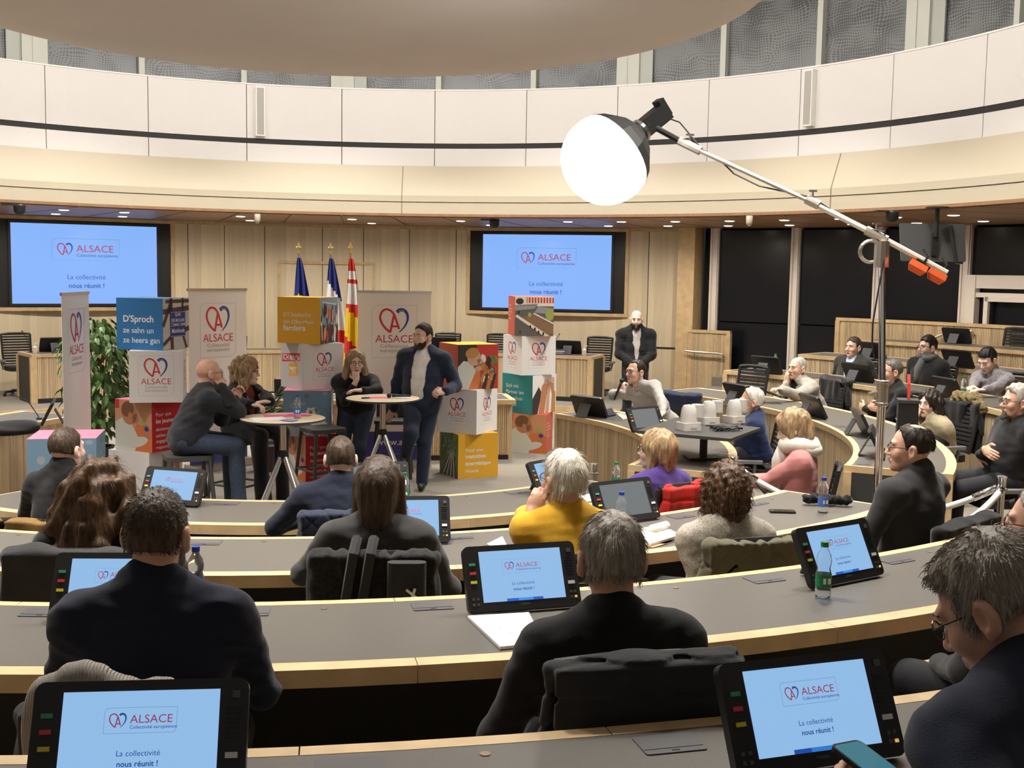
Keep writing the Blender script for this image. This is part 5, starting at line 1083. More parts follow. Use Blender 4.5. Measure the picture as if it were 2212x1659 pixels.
# ---- on the stage
H = D(452, 806, 10.3); b = 78
person('bald man with glasses in a charcoal jacket, chin on hand at the bar table', H, 66, 74, seat=.66, lean=.22, top='c_darkgrey', legs='denim', specs=True, legs_fwd=.40, under='c_black', vcut=(.03, .5, .95), skirt=.1, bulk=1.1, long_top=.0, skin='skin_red', fold=.005,
       arms={1: dict(w=hd(H, 70, .085, .075, -.115), hint=dirv(85)*1.0-UP*.9, d=dirv(330)*.35+UP*.5+dirv(60)*.3, n=dirv(150)+UP*.3, curl=1.15), -1: dict(w=H+dirv(74)*.24-UP*.25+dirv(-16)*.05, hint=-UP+dirv(-16)*.5, d=UP*.8+dirv(60)*.4, n=dirv(-20), curl=1.0)})
stool(Vector((H.x, H.y, 0))-dirv(74)*.2, face_to(dirv(74)), 'grey bar stool under the bald man in the charcoal jacket', False)
CURLY = dict(long=True, open=True, th=.030, amp=.009, freq=110, stretch=(1, 1, .8), add=(((-.075, -.02, .03), (-.095, -.01, -.13), .045, .045), ((.075, -.02, .03), (.095, -.01, -.13), .045, .045), ((0, -.07, .02), (0, -.09, -.15), .07, .06), ((-.05, .05, .095), (.05, .05, .095), .03, .03)))
H = D(532, 803, 11.15)
person('curly-haired woman in a black cardigan writing at the bar table', H, 92, 128, seat=.66, lean=.10, side=.0, top='c_black', under='c_rust', vcut=(.055, .05, .93), hair=CURLY, haircol='hair_light', specs='glasses_red', skin='skin_pale', legs='c_black', sw=.165, long_top=.0, topname='cardigan', legs_fwd=.38,
       arms={1: dict(w=G(548, 888, 1.03)+Vector((0, .05, .045)), hint=dirv(-60)-UP*.8, d=dirv(95)-UP*.15, n=UP, curl=.8), -1: dict(w=G(592, 886, 1.03)+Vector((.02, .12, .03)), hint=dirv(70)-UP*.5, d=dirv(-110), n=UP, curl=.3)})
stool(Vector((H.x, H.y, 0))-dirv(128)*.1, face_to(dirv(128)), 'grey bar stool under the woman with the black cardigan', False)
H = D(768, 783, 12.5)
WAVY = dict(long=True, open=True, th=.022, amp=.006, freq=95, stretch=(1, 1, .5), add=(((-.07, -.01, .04), (-.10, .01, -.14), .036, .04), ((.07, -.01, .04), (.10, .01, -.14), .036, .04), ((0, -.06, .02), (0, -.07, -.15), .07, .06)))
person('woman with wavy hair in a black sweater leaning on the bar table, hand at chin', H, 172, 186, floor_z=0, hip=.82, lean=.16, top='c_black', legs='denim', hair=WAVY, haircol='hair_light', specs=True, skin='skin_pale', sw=.185, topname='sweater', bulk=1.2, pit=-4, s=1.04,
       arms={1: dict(w=hd(H, 172, .005, .10, -.17), hint=-UP+dirv(186)*.6, d=UP*.75+dirv(-10)*.2+dirv(90)*-.1, n=dirv(190), curl=1.1, cuff=.3), -1: dict(w=D(782, 843, 12.1), hint=dirv(96)-UP*.4, d=dirv(-95), n=UP, curl=.4)},
       stand_legs={1: (D(738, 965, 12.65), Vector((*D(736, 1000, 12.75)[:2], .085))), -1: (D(776, 965, 12.65), Vector((*D(774, 1000, 12.75)[:2], .085)))})
H = D(913, 727, 12.3)
person('bearded man in a navy suit and white shirt standing beside the bar table', H, 228, 202, floor_z=0, lean=.02, top='c_navy2', under='c_white', vcut=(.08, .02, .95, .055), collar='c_white', legs='c_navy2', hair=dict(th=.008, top=.012, front=.066, amp=.002), haircol='hair_dark', beard=dict(th=.004, hi=-.045, bk=.005), sw=.205, bulk=1.14, belly=.03, long_top=.10, s=1.085, brow='hair_dark', feet=190,
       arms={1: dict(w=D(851, 884, 12.45), hint=dirv(-60)+dirv(20)*.5, d=-UP*.75+dirv(-80)*.45, n=dirv(200), curl=.35), -1: dict(w=D(962, 845, 12.05), hint=dirv(95)*.5+dirv(20)*.9-UP*.5, d=dirv(-95)+dirv(190)*.3-UP*.1, n=UP*.5+dirv(190)*.6, curl=1.0)},
       stand_legs={1: (D(888, 938, 12.05), D(876, 985, 12.2)), -1: (D(918, 955, 12.25), G(912, 1040, .085))})
H = D(1375, 690, 16.6)
person('bald bearded man in a black jacket standing before the stave wall', H, 196, 190, floor_z=0, lean=.0, top='c_black', under='c_greytee', vcut=(.06, .05, .97), legs='trousers_dark', beard=dict(th=.005, hi=-.04, bk=.01, goatee=False), haircol='hair_dark', sw=.205, bulk=1.0, ctop=.06, long_top=.08, skin='skin_pale', pit=-6,
       arms={1: dict(w=H-UP*.64+dirv(190)*.18+dirv(-80)*.05, hint=dirv(-80)+dirv(10)*.4, d=dirv(100)-UP*.4, n=dirv(190), curl=.6), -1: dict(w=H-UP*.65+dirv(190)*.2+dirv(100)*.05, hint=dirv(100)+dirv(10)*.4, d=dirv(-80)-UP*.4, n=dirv(190), curl=.6)})
# ---- side block
H = D(1373, 803, 12.75)
person('man with glasses in a grey shirt speaking into a microphone', H, 246, 222, seat=.47, desk_row=1, lean=.43, side=.22, top='c_shirtgrey', topname='shirt', collar='c_shirtgrey', specs='glasses_red', hair=dict(th=.009, front=.055, amp=.002, bald=(((-.05, .075, .085), (.03, .045, .04)), ((.05, .075, .085), (.03, .045, .04)))), haircol='hair_dark', sw=.195, fold=.006, skin='skin', bulk=1.05, chair='black office chair draped with a navy jacket, under the man with the microphone',
       arms={1: dict(w=D(1345, 848, 12.45), hint=-UP*.35+dirv(-60)*1.3, d=UP*.6+dirv(40)*.4+dirv(-90)*.2, n=dirv(-90)+dirv(190)*.4, curl=1.15), -1: dict(w=Vector((*D(1438, 893, 12.0)[:2], .80)), hint=dirv(80)*1.3+UP*.2, d=dirv(215)-UP*.05, n=UP, curl=.25)})
H = CY(1622, 868, 4.10)
person('white-haired bearded man with glasses in a navy fleece', H, -78, -76, seat=.47, desk_row=1, lean=.02, top='c_fleece', under='c_plaid', vcut=(.05, .3, .96), scarf=None, collar='c_scarf', specs=True, hair=dict(th=.018, front=.045, amp=.005, freq=120, low=-.05), haircol='hair_white', beard=dict(th=.005, col='beard_white', hi=-.045, bk=.03), skin='skin_red', brow='hair_white', sw=.19, bulk=1.06, chair='black office chair under the man in the navy fleece',
       arms=lap(H, -76))
H = D(1712, 925, 8.45)
BOBB = dict(long=True, open=True, th=.022, amp=.005, freq=90, stretch=(1, 1, .4), add=(((-.07, 0, .02), (-.075, .02, -.09), .03, .028), ((.07, 0, .02), (.075, .02, -.09), .03, .028), ((0, -.07, .02), (0, -.07, -.09), .06, .05), ((-.04, .06, .08), (.05, .06, .085), .025, .025)))
person('woman in a pink jacket and thick cream scarf looking down at her phone', H, -62, -66, seat=.47, lean=.05, top='c_pink', hair=BOBB, haircol='hair_light', scarf='c_cream', sct=1.5, skin='skin_pale', sw=.165, pit=-22, legs='c_navy2', bulk=1.05, chair='black slatted office chair under the woman in pink',
       arms={1: dict(w=H-UP*.42+dirv(-66)*.36+dirv(24)*.12, d=dirv(-60)+UP*.2, n=dirv(-150)+UP*.2, curl=.8), -1: dict(w=H-UP*.40+dirv(-66)*.40+dirv(24)*.02, d=dirv(-60)+UP*.3, n=dirv(30)+UP*.2, curl=.8)})
H = CY(1722, 795, 5.78)
person('grey-haired man in a light grey cardigan, hand over his mouth', H, -112, -104, desk_row=2, seat=.1515+.47, floor_z=.1515, lean=.26, top='c_lgrey', under='c_darkgrey', vcut=(.04, .2, .95), topname='cardigan', collar='c_scarf', hair=dict(th=.006, front=.05, amp=.001, bald=(((0, .03, .13), (.05, .06, .04)),)), haircol='hair_silver', skin='skin', brow='hair_grey', sw=.19, fold=.006, bulk=1.05, chair='black office chair draped with a black leather jacket',
       arms={1: dict(w=hd(H, -112, .05, .085, -.16), hint=-UP+dirv(-104)*.7, d=UP*.8+dirv(-150)*.0+dirv(160)*-.15, n=dirv(-100), curl=.7, cuff=.12), -1: dict(w=Vector((*CY(1690, 852, 5.3)[:2], 1.04)), hint=-UP+dirv(166)*.3, d=dirv(-110)+UP*.2, n=UP, curl=.5)})
H = CY(1843, 750, 7.5)
person('man in a dark suit and open blue shirt seated at the side desk', H, -116, -122, seat=.303+.47, floor_z=.303, lean=-.02, top='c_suit', under='c_blue', vcut=(.05, .05, .95), collar='c_blue', hair=dict(th=.010, front=.07, amp=.002, top=.004), haircol='hair_brown', skin='skin', sw=.195, bulk=1.05, chair='black office chair under the man in the dark suit and blue shirt',
       arms=lap(H, -122, .50, .06, 1.3))
H = CY(2003, 750, 7.5)
person('young man with glasses in a black coat and grey scarf', H, -100, -112, arms=lap(H, -112, .50, .05, 1.3), seat=.303+.47, floor_z=.303, lean=.0, top='c_black', under='c_charcoal', vcut=(.04, .3, .95), scarf='c_scarf', specs=True, hair=dict(th=.014, top=.012, front=.075, amp=.003, freq=150), haircol='hair_dark', skin='skin_pale', sw=.20, bulk=1.08, chair='black office chair under the man with the grey scarf')
H = CY(1925, 803, 5.85)
person('man in black with dark-rimmed glasses behind the boom stand, arms folded', H, -86, -92, seat=.1515+.47, floor_z=.1515, lean=.10, top='c_black', specs=True, hair=dict(th=.007, front=.065, amp=.0012), haircol='hair_salt', skin='skin_red', sw=.19, topname='sweater', chair='black office chair behind the black camera case',
       arms={1: dict(w=H-UP*.36+dirv(-92)*.25+dirv(178)*.05, d=dirv(178), n=-dirv(-92)*-1, curl=.4), -1: dict(w=H-UP*.38+dirv(-92)*.27-dirv(178)*.02, d=dirv(-2), n=dirv(-92), curl=.4)})
H = CY(2133, 778, 7.38)
person('young man in a patterned grey shirt reading at the side desk', H, -112, -108, desk_row=3, seat=.303+.47, floor_z=.303, lean=.26, top='c_pattern', topname='shirt', collar='c_pattern', hair=dict(th=.016, front=.082, amp=.003, freq=140, top=.004), haircol='hair_black', skin='skin_pale', pit=-28, sw=.195, fold=.006, bulk=1.05, chair='black office chair under the young man in the patterned shirt',
       arms={1: dict(w=Vector((*CY(2098, 855, 6.9)[:2], 1.08)), hint=-UP*.8+dirv(-20)*.6, d=dirv(-110), n=UP, curl=.4), -1: dict(w=Vector((*CY(2108, 862, 6.85)[:2], 1.085)), hint=-UP*.5+dirv(160)*.9, d=dirv(-60), n=UP, curl=.4)})
H = CY(2008, 873, 5.86)
LONGC = dict(long=True, open=True, th=.026, amp=.007, freq=105, stretch=(1, 1, .8), add=(((-.075, -.02, .04), (-.11, -.02, -.20), .04, .055), ((.075, -.02, .04), (.11, -.01, -.20), .04, .055), ((0, -.07, .02), (0, -.11, -.24), .075, .085)))
person('woman with long dark curls in a beige sweater resting her cheek on her hand', H, -112, -100, desk_row=2, seat=.1515+.47, floor_z=.1515, lean=.12, top='c_beige', topname='sweater', hair=LONGC, haircol='hair_dark', skin='skin_pale', sw=.175, bulk=1.08, chair='black office chair draped with a fur-collared coat',
       arms={1: dict(w=hd(H, -112, .055, .09, -.10), hint=-UP*.35+dirv(-100)*1.0, d=UP*.7+dirv(60)*.2, n=dirv(-110), curl=.9, cuff=.35), -1: lap(H, -100, .39, .06)[-1]})
H = CY(2195, 868, 5.98)
person('grey-haired man with moustache in a black coat, arms folded', H, -84, -86, seat=.1515+.46, floor_z=.1515, lean=-.08, top='c_black', specs=True, hair=dict(th=.024, front=.06, amp=.006, freq=110, low=-.06), haircol='hair_silver', beard=dict(th=.004, col='hair_salt', hi=-.045, bk=.04, goatee=True), skin='skin_red', brow='hair_salt', sw=.205, bulk=1.15, topname='coat', chair='black office chair under the arms-folded man',
       arms={1: dict(w=H-UP*.37+dirv(-86)*.27+dirv(4)*-.06, d=dirv(185)-UP*.2, n=dirv(-86)+UP*.3, curl=.4), -1: dict(w=H-UP*.42+dirv(-86)*.25+dirv(184)*-.05, d=dirv(150)-UP*.6, n=dirv(-86)+UP*.4, curl=.2)})
# ---- audience block
H = D(145, 970, 6.9)
person('young man in a black suit with short brown hair at the front row desk', H, 30, 22, desk_row=1, seat=.47, lean=.06, top='c_black', hair=dict(th=.007, front=.07, amp=.0012), haircol='hair_brown', collar='c_black', skin='skin_pale', sw=.185, bulk=1.02, ctop=.075, chz=.85, chair='black office chair draped with an ochre brown coat')
H = D(736, 990, 6.85)
person('young man with short dark hair in a navy sweater at the front row desk', H, 2, -4, desk_row=1, seat=.47, lean=.08, top='c_navy', hair=dict(th=.010, front=.07, amp=.002, low=-.045), haircol='hair_brown', skin='skin_pale', sw=.205, bulk=1.12, ctop=.05, chz=.94, topname='sweater', chair='black office chair draped with a navy quilted jacket')
H = D(1418, 972, 7.5)
BLB = dict(long=True, open=True, th=.020, amp=.003, freq=120, stretch=(1, 1, .2), add=(((-.07, -.01, .02), (-.07, .0, -.11), .03, .03), ((.07, -.01, .02), (.07, .0, -.11), .03, .03), ((0, -.06, .02), (0, -.065, -.11), .07, .055)))
person('blonde woman in a purple sweater in front of the red jacket', H, -50, -22, desk_row=1, seat=.49, lean=.05, top='c_purple', hair=BLB, haircol='hair_blond', specs=True, skin='skin_pale', sw=.17, topname='sweater', chz=1.0, chair='black office chair draped with a red puffer jacket')
H = D(214, 1062, 5.0)
LONGB = dict(long=True, open=True, th=.030, amp=.012, freq=75, stretch=(1, 1, .75), seed=3, strands=500, slen=.06, lift=.35, add=(((-.075, -.03, .04), (-.16, -.05, -.27), .065, .085), ((.075, -.03, .04), (.16, -.04, -.25), .065, .085), ((0, -.08, .02), (0, -.12, -.30), .095, .11), ((-.09, -.06, -.1), (-.17, -.06, -.32), .06, .06)))
person('woman with long wavy chestnut hair in black, seen from behind', H, 8, 4, desk_row=2, seat=.1515+.49, floor_z=.1515, lean=.06, top='c_black', hair=LONGB, haircol='hair_chestnut', skin='skin_pale', sw=.18, bulk=1.02, chz=1.0, chair='black office chair draped with a charcoal wool coat')
H = D(819, 1052, 5.15)
BOB = dict(long=True, open=True, th=.020, amp=.0028, freq=130, stretch=(1, 1, .12), seed=5, add=(((-.07, -.01, .03), (-.085, -.0, -.125), .035, .035), ((.07, -.01, .03), (.085, -.0, -.125), .035, .035), ((0, -.07, .02), (0, -.075, -.125), .08, .07)))
person('woman with a brown bob in a grey wool jacket, seen from behind', H, 12, 6, desk_row=2, seat=.1515+.47, floor_z=.1515, lean=.04, top='c_wool', hair=BOB, haircol='hair_bob', skin='skin_pale', sw=.18, bulk=1.06, chz=.97, chair='black office chair draped with a furry black coat and a backpack',
       arms={1: dict(w=H-UP*.40+dirv(6)*.26+dirv(96)*.16, hint=dirv(96)*.8-UP*1.0-dirv(6)*.3, d=dirv(-10), n=UP)})
H = D(1216, 1037, 5.35)
person('white-haired man in a mustard yellow sweater, hand at his cheek', H, -22, -6, desk_row=2, seat=.1515+.47, floor_z=.1515, lean=.12, top='c_yellow', topname='sweater', collar='c_charcoal', specs=True, hair=dict(th=.022, front=.06, amp=.004, freq=100, low=-.065, seed=4, strands=500, slen=.05, lift=.12), haircol='hair_white', skin='skin_red', sw=.19, bulk=1.04, chair='black office chair under the man in the mustard sweater',
       arms={-1: dict(w=hd(H, -22, -.135, .035, -.14), hint=-UP*1.3+dirv(-96)*.5+dirv(-6)*.4, d=UP*.75+dirv(70)*.35, n=dirv(180)+dirv(-96)*.5, curl=.9, cuff=.1)})
H = D(1566, 1062, 5.6)
AFRO = dict(long=True, open=True, th=.026, amp=.006, freq=150, stretch=(1, 1, 1), seed=6, strands=900, slen=.03, lift=.6, add=(((0, -.05, 0), (0, -.055, -.08), .085, .07), ((-.07, -.01, .02), (-.08, -.01, -.07), .045, .04), ((.07, -.01, .02), (.08, -.01, -.07), .045, .04)))
person('woman with short dark curls in an oatmeal knit sweater, seen from behind', H, -8, -8, desk_row=2, arms=lap(H, -8, .46, .12), seat=.1515+.47, floor_z=.1515, lean=.04, top='c_tweed', topname='sweater', hair=AFRO, haircol='hair_chestnut', skin='skin', sw=.18, bulk=1.04, chz=.95, chair='black office chair draped with an olive quilted coat')
H = D(1966, 968, 6.2)
person('balding man with glasses in a black wool coat', H, -62, -34, desk_row=2, seat=.1515+.47, floor_z=.1515, lean=.02, top='c_charcoal', topname='coat', collar='c_charcoal', specs=True, hair=dict(th=.010, front=.05, amp=.0025, bald=(((.0, -.045, .135), (.042, .055, .035)),), seed=2), haircol='hair_dark', skin='skin_red', sw=.215, bulk=1.18, ctop=.06, chz=.9, chair='black office chair draped with a plain black coat')
H = D(341, 1152, 3.28)
person('broad man in a navy suit with cropped brown hair, seen from behind', H, 14, 2, seat=.303+.47, floor_z=.303, lean=.10, top='c_navy', collar='c_white', hair=dict(th=.008, front=.07, amp=.0010, freq=300, low=-.055, strands=900, slen=.012, lift=.7, seed=8), haircol='hair_brown', beard=dict(th=.004, hi=-.03, bk=-.01), skin='skin_red', sw=.198, bulk=1.12, nk=.168, ctop=.065, chz=.9, hres=.0045, cres=.010, fold=.005, chair='black office chair draped with a dark coat and a grey knitted garment',
       arms={1: dict(w=H-UP*.42+dirv(2)*.26+dirv(92)*.10, hint=dirv(92)*.75-UP*1.0-dirv(2)*.2, d=dirv(-30), n=UP), -1: dict(w=H-UP*.44+dirv(2)*.28-dirv(92)*.12, hint=-dirv(92)*.6-UP, d=dirv(20), n=UP)})
H = D(1320, 1205, 3.27)
person('grey-haired man in a black crew-neck sweater, seen from behind', H, 3, -2, seat=.303+.49, floor_z=.303, lean=.02, top='c_black', topname='sweater', hair=dict(th=.013, front=.06, amp=.0022, freq=150, low=-.055, stretch=(1, 1, .25), strands=1200, slen=.035, lift=.14, seed=9), haircol='hair_grey', skin='skin_red', specs=True, sw=.195, bulk=1.07, nk=.178, ctop=.05, chz=1.02, hres=.0045, cres=.010, chair='black office chair draped with a black puffer jacket',
       arms={-1: dict(w=H-UP*.44+dirv(-2)*.24-dirv(88)*.15, hint=-dirv(88)*.7-UP*1.0-dirv(-2)*.3, d=dirv(0), n=UP), 1: dict(w=H-UP*.44+dirv(-2)*.25+dirv(88)*.08, hint=dirv(88)*.5-UP*1.0-dirv(-2)*.3, d=dirv(-10), n=UP)})
H = D(2150, 1310, 2.08)
person('grey-haired man with black glasses in a quilted navy vest looking at his phone', H, -38, -18, seat=.4545+.47, floor_z=.4545, lean=.24, side=.0, s=1.02, top='c_puffnavy', under='c_check', topname='vest', pit=-34, specs=True, hair=dict(th=.016, front=.06, amp=.004, freq=120, low=-.035, strands=2200, slen=.02, lift=.45, seed=12), haircol='hair_grey', skin='skin_red', sw=.20, bulk=1.12, ctop=.075, hres=.0042, cres=.010, chair='black office chair under the man in the quilted vest',
       arms={-1: dict(w=D(1862, 1815, 1.86), d=dirv(-10)+UP*.5, n=-dirv(72), curl=.7), 1: dict(w=D(1960, 1830, 1.88), d=dirv(-35)+UP*.5, n=dirv(72), curl=.7)})
H = D(2246, 1135, 3.95)
person('person with red-framed glasses at the end of the third desk', H, -50, -20, seat=.303+.47, floor_z=.303, lean=.05, top='c_charcoal', specs='glasses_red', hair=dict(th=.010, front=.06, amp=.002), haircol='hair_grey', skin='skin_red', chair='black office chair at the end of the third desk')
# empty chairs
def at_r(x, y, r_, z): q = CY(x, y, r_); return Vector((q.x, q.y, z))
for p, lab in ((at_r(1596, 815, 6.0, .1515), 'empty black office chair behind the side desk near the white-haired man'), (pol(10.85-.28, 66, .606), 'empty black office chair in the rearmost side row'), (pol(9.15, 76, .4545), 'empty black office chair behind the young man in the patterned shirt'), (pol(9.3, 85, .4545), 'empty black office chair at the outer end of the fourth side row')):
    chair_at(p, -Vector((p.x, p.y, 0)), lab)
for a, lab in ((-28.5, 'empty dais chair behind the hand gel bottle'), (-21.5, 'empty dais chair behind the leafy plant'), (-9.8, 'empty dais chair between banner and flags'), (6.8, 'empty dais chair behind the navy suit'), (12.3, 'empty dais chair beside the wall seam'), (17.5, 'empty dais chair behind the cube stack'), (27.6, 'empty dais chair by the name plate')):
    p = pol(10.3, a, .15); chair_at(p, -Vector((p.x, p.y, 0)), lab)
for c in list(CHAIR.children):
    for g in list(c.children): bpy.data.objects.remove(g)
    bpy.data.objects.remove(c)
bpy.data.objects.remove(CHAIR)
# ================================================================== coats over chair backs
CHAIRS = {o['label']: o for o in bpy.data.objects if o.name.startswith('office_chair') and 'label' in o}
def coat(part, col, label, w=.24, drop=.5, th=.034, fold=.008, freq=34, quilt=0, seed=1, dx=0, z0=1.015, fur=None, res=.009, cat='coat', name='draped_coat', asym=0, extra=()):
    ch = [o for l, o in CHAIRS.items() if part in l][0]; F = Field((-.42, -.5, .3), (.42, -.08, 1.2), res)
    sh = th*.45
    F.rbx((dx, -.345, z0-drop/2), (w-.01, sh*.5, drop/2), sh, [[1, 0, 0], [0, math.cos(.07), -math.sin(.07)], [0, math.sin(.07), math.cos(.07)]], .03)
    F.cap((-w+.01+dx, -.318, z0-.012), (w-.01+dx, -.318, z0-.012), th, th, .03); F.cap((-w+.02+dx, -.30, z0-.02), (-w-.03+dx, -.31, z0-.3), th*.8, th*.9, .04); F.cap((w-.02+dx, -.30, z0-.02), (w+.03+dx, -.31, z0-.3), th*.8, th*.9, .04)
    F.rbx((dx, -.28, z0-.14), (w-.03, .004, .12), sh*.8, None, .03)
    for a, b, ra, rb in extra: F.cap(a, b, ra, rb, .03)
    if quilt:
        idx = np.nonzero(np.abs(F.f) < .03); z = F.lo[2]+F.h*idx[2]; x = F.lo[0]+F.h*idx[0]
        if quilt == 1: F.f[idx] += (.009*np.exp(-(np.sin(z*math.pi/.085)/.25)**2)).astype(np.float32)
        else: F.f[idx] += (.0055*((np.abs(np.sin((z+x)*math.pi/.13)) < .16) | (np.abs(np.sin((z-x)*math.pi/.13)) < .16))).astype(np.float32)
    F.noise(fold*1.1, freq*.9, seed, (1, .4, .22)); F.noise(fold*.5, freq*2, seed+1, (1, .4, .3)); F.noise(fold*.5, 22, seed+2); me = np_mesh(name, [F.net()], [col], (0, 0, 0)); o = tag(link(name, me, None, ch.location, ch.rotation_euler[2]), label, cat); o.scale = ch.scale
    if fur:
        F = Field((-.42, -.5, .8), (.42, -.1, 1.2), .010); F.cap((-.24, -.33, .97), (-.1, -.36, 1.06), .05, .06); F.cap((-.1, -.36, 1.06), (.12, -.35, 1.06), .06, .06); F.cap((.12, -.35, 1.06), (.25, -.33, .93), .06, .045); F.noise(.009, 120, 3); link('fur_collar', np_mesh('fur_collar', [F.net()], [fur], (0, 0, 0)), o)
    return o
cloth('c_fur', (.16, .12, .05), nz=(60, .6)); cloth('c_blackfur', (.012, .012, .012), nz=(60, .5))
coat('black puffer jacket', 'c_puffer', 'black puffer jacket over the chair of the man in the black sweater', .25, .56, .032, .006, 30, 1, 3)
coat('olive quilted coat', 'c_olive', 'olive quilted coat over the chair of the woman with dark curls', .26, .42, .032, .008, 28, 2, 4)
coat('navy quilted jacket', 'c_puffnavy', 'navy quilted jacket over the chair of the young man in navy', .25, .45, .032, .007, 30, 2, 5)
co = coat('furry black coat', 'c_blackfur', 'furry black coat over the chair of the bob-haired woman', .25, .45, .032, .006, 90, 0, 6)
coat('charcoal wool coat', 'c_charcoal', 'charcoal wool coat over the chair of the long-haired woman', .27, .5, .032, .010, 22, 0, 7)
coat('ochre brown coat', 'c_brown', 'ochre brown coat over the chair of the young man in black', .24, .5, .032, .010, 30, 0, 8)
coat('plain black coat', 'c_black', 'plain black coat over the chair of the balding man', .28, .5, .032, .008, 24, 0, 9)
coat('red puffer jacket', 'c_red', 'red puffer jacket over the chair of the blonde woman', .25, .45, .032, .008, 40, 1, 10, dx=.05)
coat('black leather jacket', 'c_leather', 'black leather jacket over the chair of the man in the light grey cardigan', .24, .7, .032, .012, 30, 0, 11)
coat('fur-collared coat', 'c_black', 'black coat with brown fur collar over the chair of the woman in beige', .25, .5, .032, .008, 30, 0, 12, fur='c_fur')
coat('navy jacket', 'c_navy2', 'navy jacket over the chair of the man with the microphone', .23, .45, .032, .008, 30, 0, 13)
coat('dark coat and a grey', 'c_puffer', 'dark coat over the chair of the broad man in the navy suit', .26, .5, .032, .008, 26, 0, 14)
ch = [o for l, o in CHAIRS.items() if 'dark coat and a grey' in l][0]; F = Field((-.4, -.5, .8), (.4, -.05, 1.3), .0085)
for k in range(6): x = -.19+.055*k; F.cap((x, -.36, 1.03+.03*math.sin(k*1.1)), (x-.01, -.385, .90), .05, .045, .035)
F.noise(.005, 40, 2); F.noise(.0018, 420, 5, (1, .1, .1)); tag(link('knitted_garment', np_mesh('knitted_garment', [F.net()], [cloth('c_knit', (.36, .33, .28), nz=(40, .12))], (0, 0, 0)), None, ch.location+Vector((0, 0, -.065)), ch.rotation_euler[2]), 'ribbed grey knitted garment lying over a dark coat', 'garment')
nt = MAT['c_knit'].node_tree; wv = nt.nodes.new('ShaderNodeTexWave'); wv.inputs['Scale'].default_value = 42; wv.inputs['Distortion'].default_value = 1.5; wv.bands_direction = 'X'; tcn = nt.nodes.new('ShaderNodeTexCoord'); nt.links.new(tcn.outputs['Object'], wv.inputs['Vector'])
bpn = nt.nodes.new('ShaderNodeBump'); bpn.inputs['Strength'].default_value = .9; bpn.inputs['Distance'].default_value = .006; nt.links.new(wv.outputs['Fac'], bpn.inputs['Height']); nt.links.new(bpn.outputs[0], nt.nodes['Principled BSDF'].inputs['Normal'])
# backpack straps on the fur coat
ch = co; t = thing('backpack', 'black backpack with grey straps hung on the furry coat', 'backpack', ch.location, ch.rotation_euler[2]); t.scale = ch.scale
m = MB(); m.rbox((.14, -.42, .85), (.16, .06, .32), .04); m.obj('pocket', 'c_puffer', t)
for x in (-.07, .0): m = MB(); m.tube([(x, -.33, 1.09), (x-.01, -.405, 1.04), (x-.04, -.41, .85), (x-.05, -.40, .68)], .022, 6); m.obj('strap', 'c_charcoal', t)
m = MB(); m.tube([(.14, -.455, .9), (.19, -.46, .86)], .006, 5); m.tube([(.175, -.455, .905), (.16, -.46, .85)], .006, 5); m.obj('charm', 'white', t)
# ================================================================== bottles
mat('pet', (.92, .95, .96), .05, trans=.92, spec=.5); MAT['pet'].node_tree.nodes['Principled BSDF'].inputs['IOR'].default_value = 1.12
mat('cap_green', (.01, .20, .06), .4); mat('cap_blue', (.015, .05, .38), .4); mat('lab_green', (.01, .22, .08), .5); mat('lab_blue', (.05, .16, .55), .5)
def bottle(P, kind, label, hgt=.215, lab=True):
    t = thing('water_bottle', label, 'bottle', P); k = hgt/.215; R = .031
    prof = [(.012, .002), (.026, 0), (R, .008), (R, .03), (R*.96, .036), (R, .042), (R, .095), (R*.93, .10), (R*.80, .115), (R*.93, .13), (R*.98, .145), (R*.85, .165), (.014, .188), (.012, .2)]
    m = MB(); m.lathe([(r_*1.0, z*k) for r_, z in prof], n=24); m.obj('body', 'pet', t, smooth=True)
    m = MB(); m.lathe([(.0155, .196*k), (.0155, .215*k), (.0, .216*k)], n=16); m.obj('cap', 'cap_'+kind, t)
    if lab:
        m = MB(); m.lathe([(R+.0006, .045*k), (R+.0006, .092*k)], n=24); m.f = m.f[:-2]; m.m = m.m[:-2]; lb = m.obj('label', 'lab_'+kind, t)
        pr = Print(); 
        for a in (-.5, .6): pr.use('p_white').rect(-.006+a*.018, .058*k, .006+a*.018, .08*k, 0)
        pr.make('label_print', lb, (0, -R-.0012, 0))
    return t
bottle(G(1777, 1290, ZT(3)+.001), 'green', 'half-full bottle with green cap and green label in front of a lit monitor', .225)
bottle(G(1341, 1140, ZT(2)+.001), 'blue', 'bottle with blue cap in front of the dimmed monitor', .205, False)
bottle(G(1777, 1107, ZT(2)+.001), 'blue', 'bottle with blue cap and label beside the black fur mitten', .215)
bottle(G(1330, 1058, ZT(1)+.001), 'green', 'bottle with green cap near the chrome post', .205)
bottle(Vector((T1.x, T1.y, .989))+Vector((.13, -.08, 0)), 'blue', 'bottle with blue cap on the bar table', .215)
bottle(G(424, 1300, ZT(3)+.001), 'blue', 'bottle with blue cap hidden behind the broad navy shoulder', .215)
bottle(G(874, 1085, ZT(1)+.001), 'green', 'bottle with green cap beside the bob-haired woman', .205)
p = pol(RF(3)+.40, 58.6, ZT(3)+.001); bottle(p, 'green', 'bottle with green cap behind a black monitor on an empty side desk', .24)
p = G(2040, 862, ZT(3)); p = Vector((p.x, p.y, 0)); p = p+p.normalized()*.22; p.z = ZT(3)+.001; bottle(p, 'green', 'bottle with green cap behind the monitor of the young man in the patterned shirt', .24)
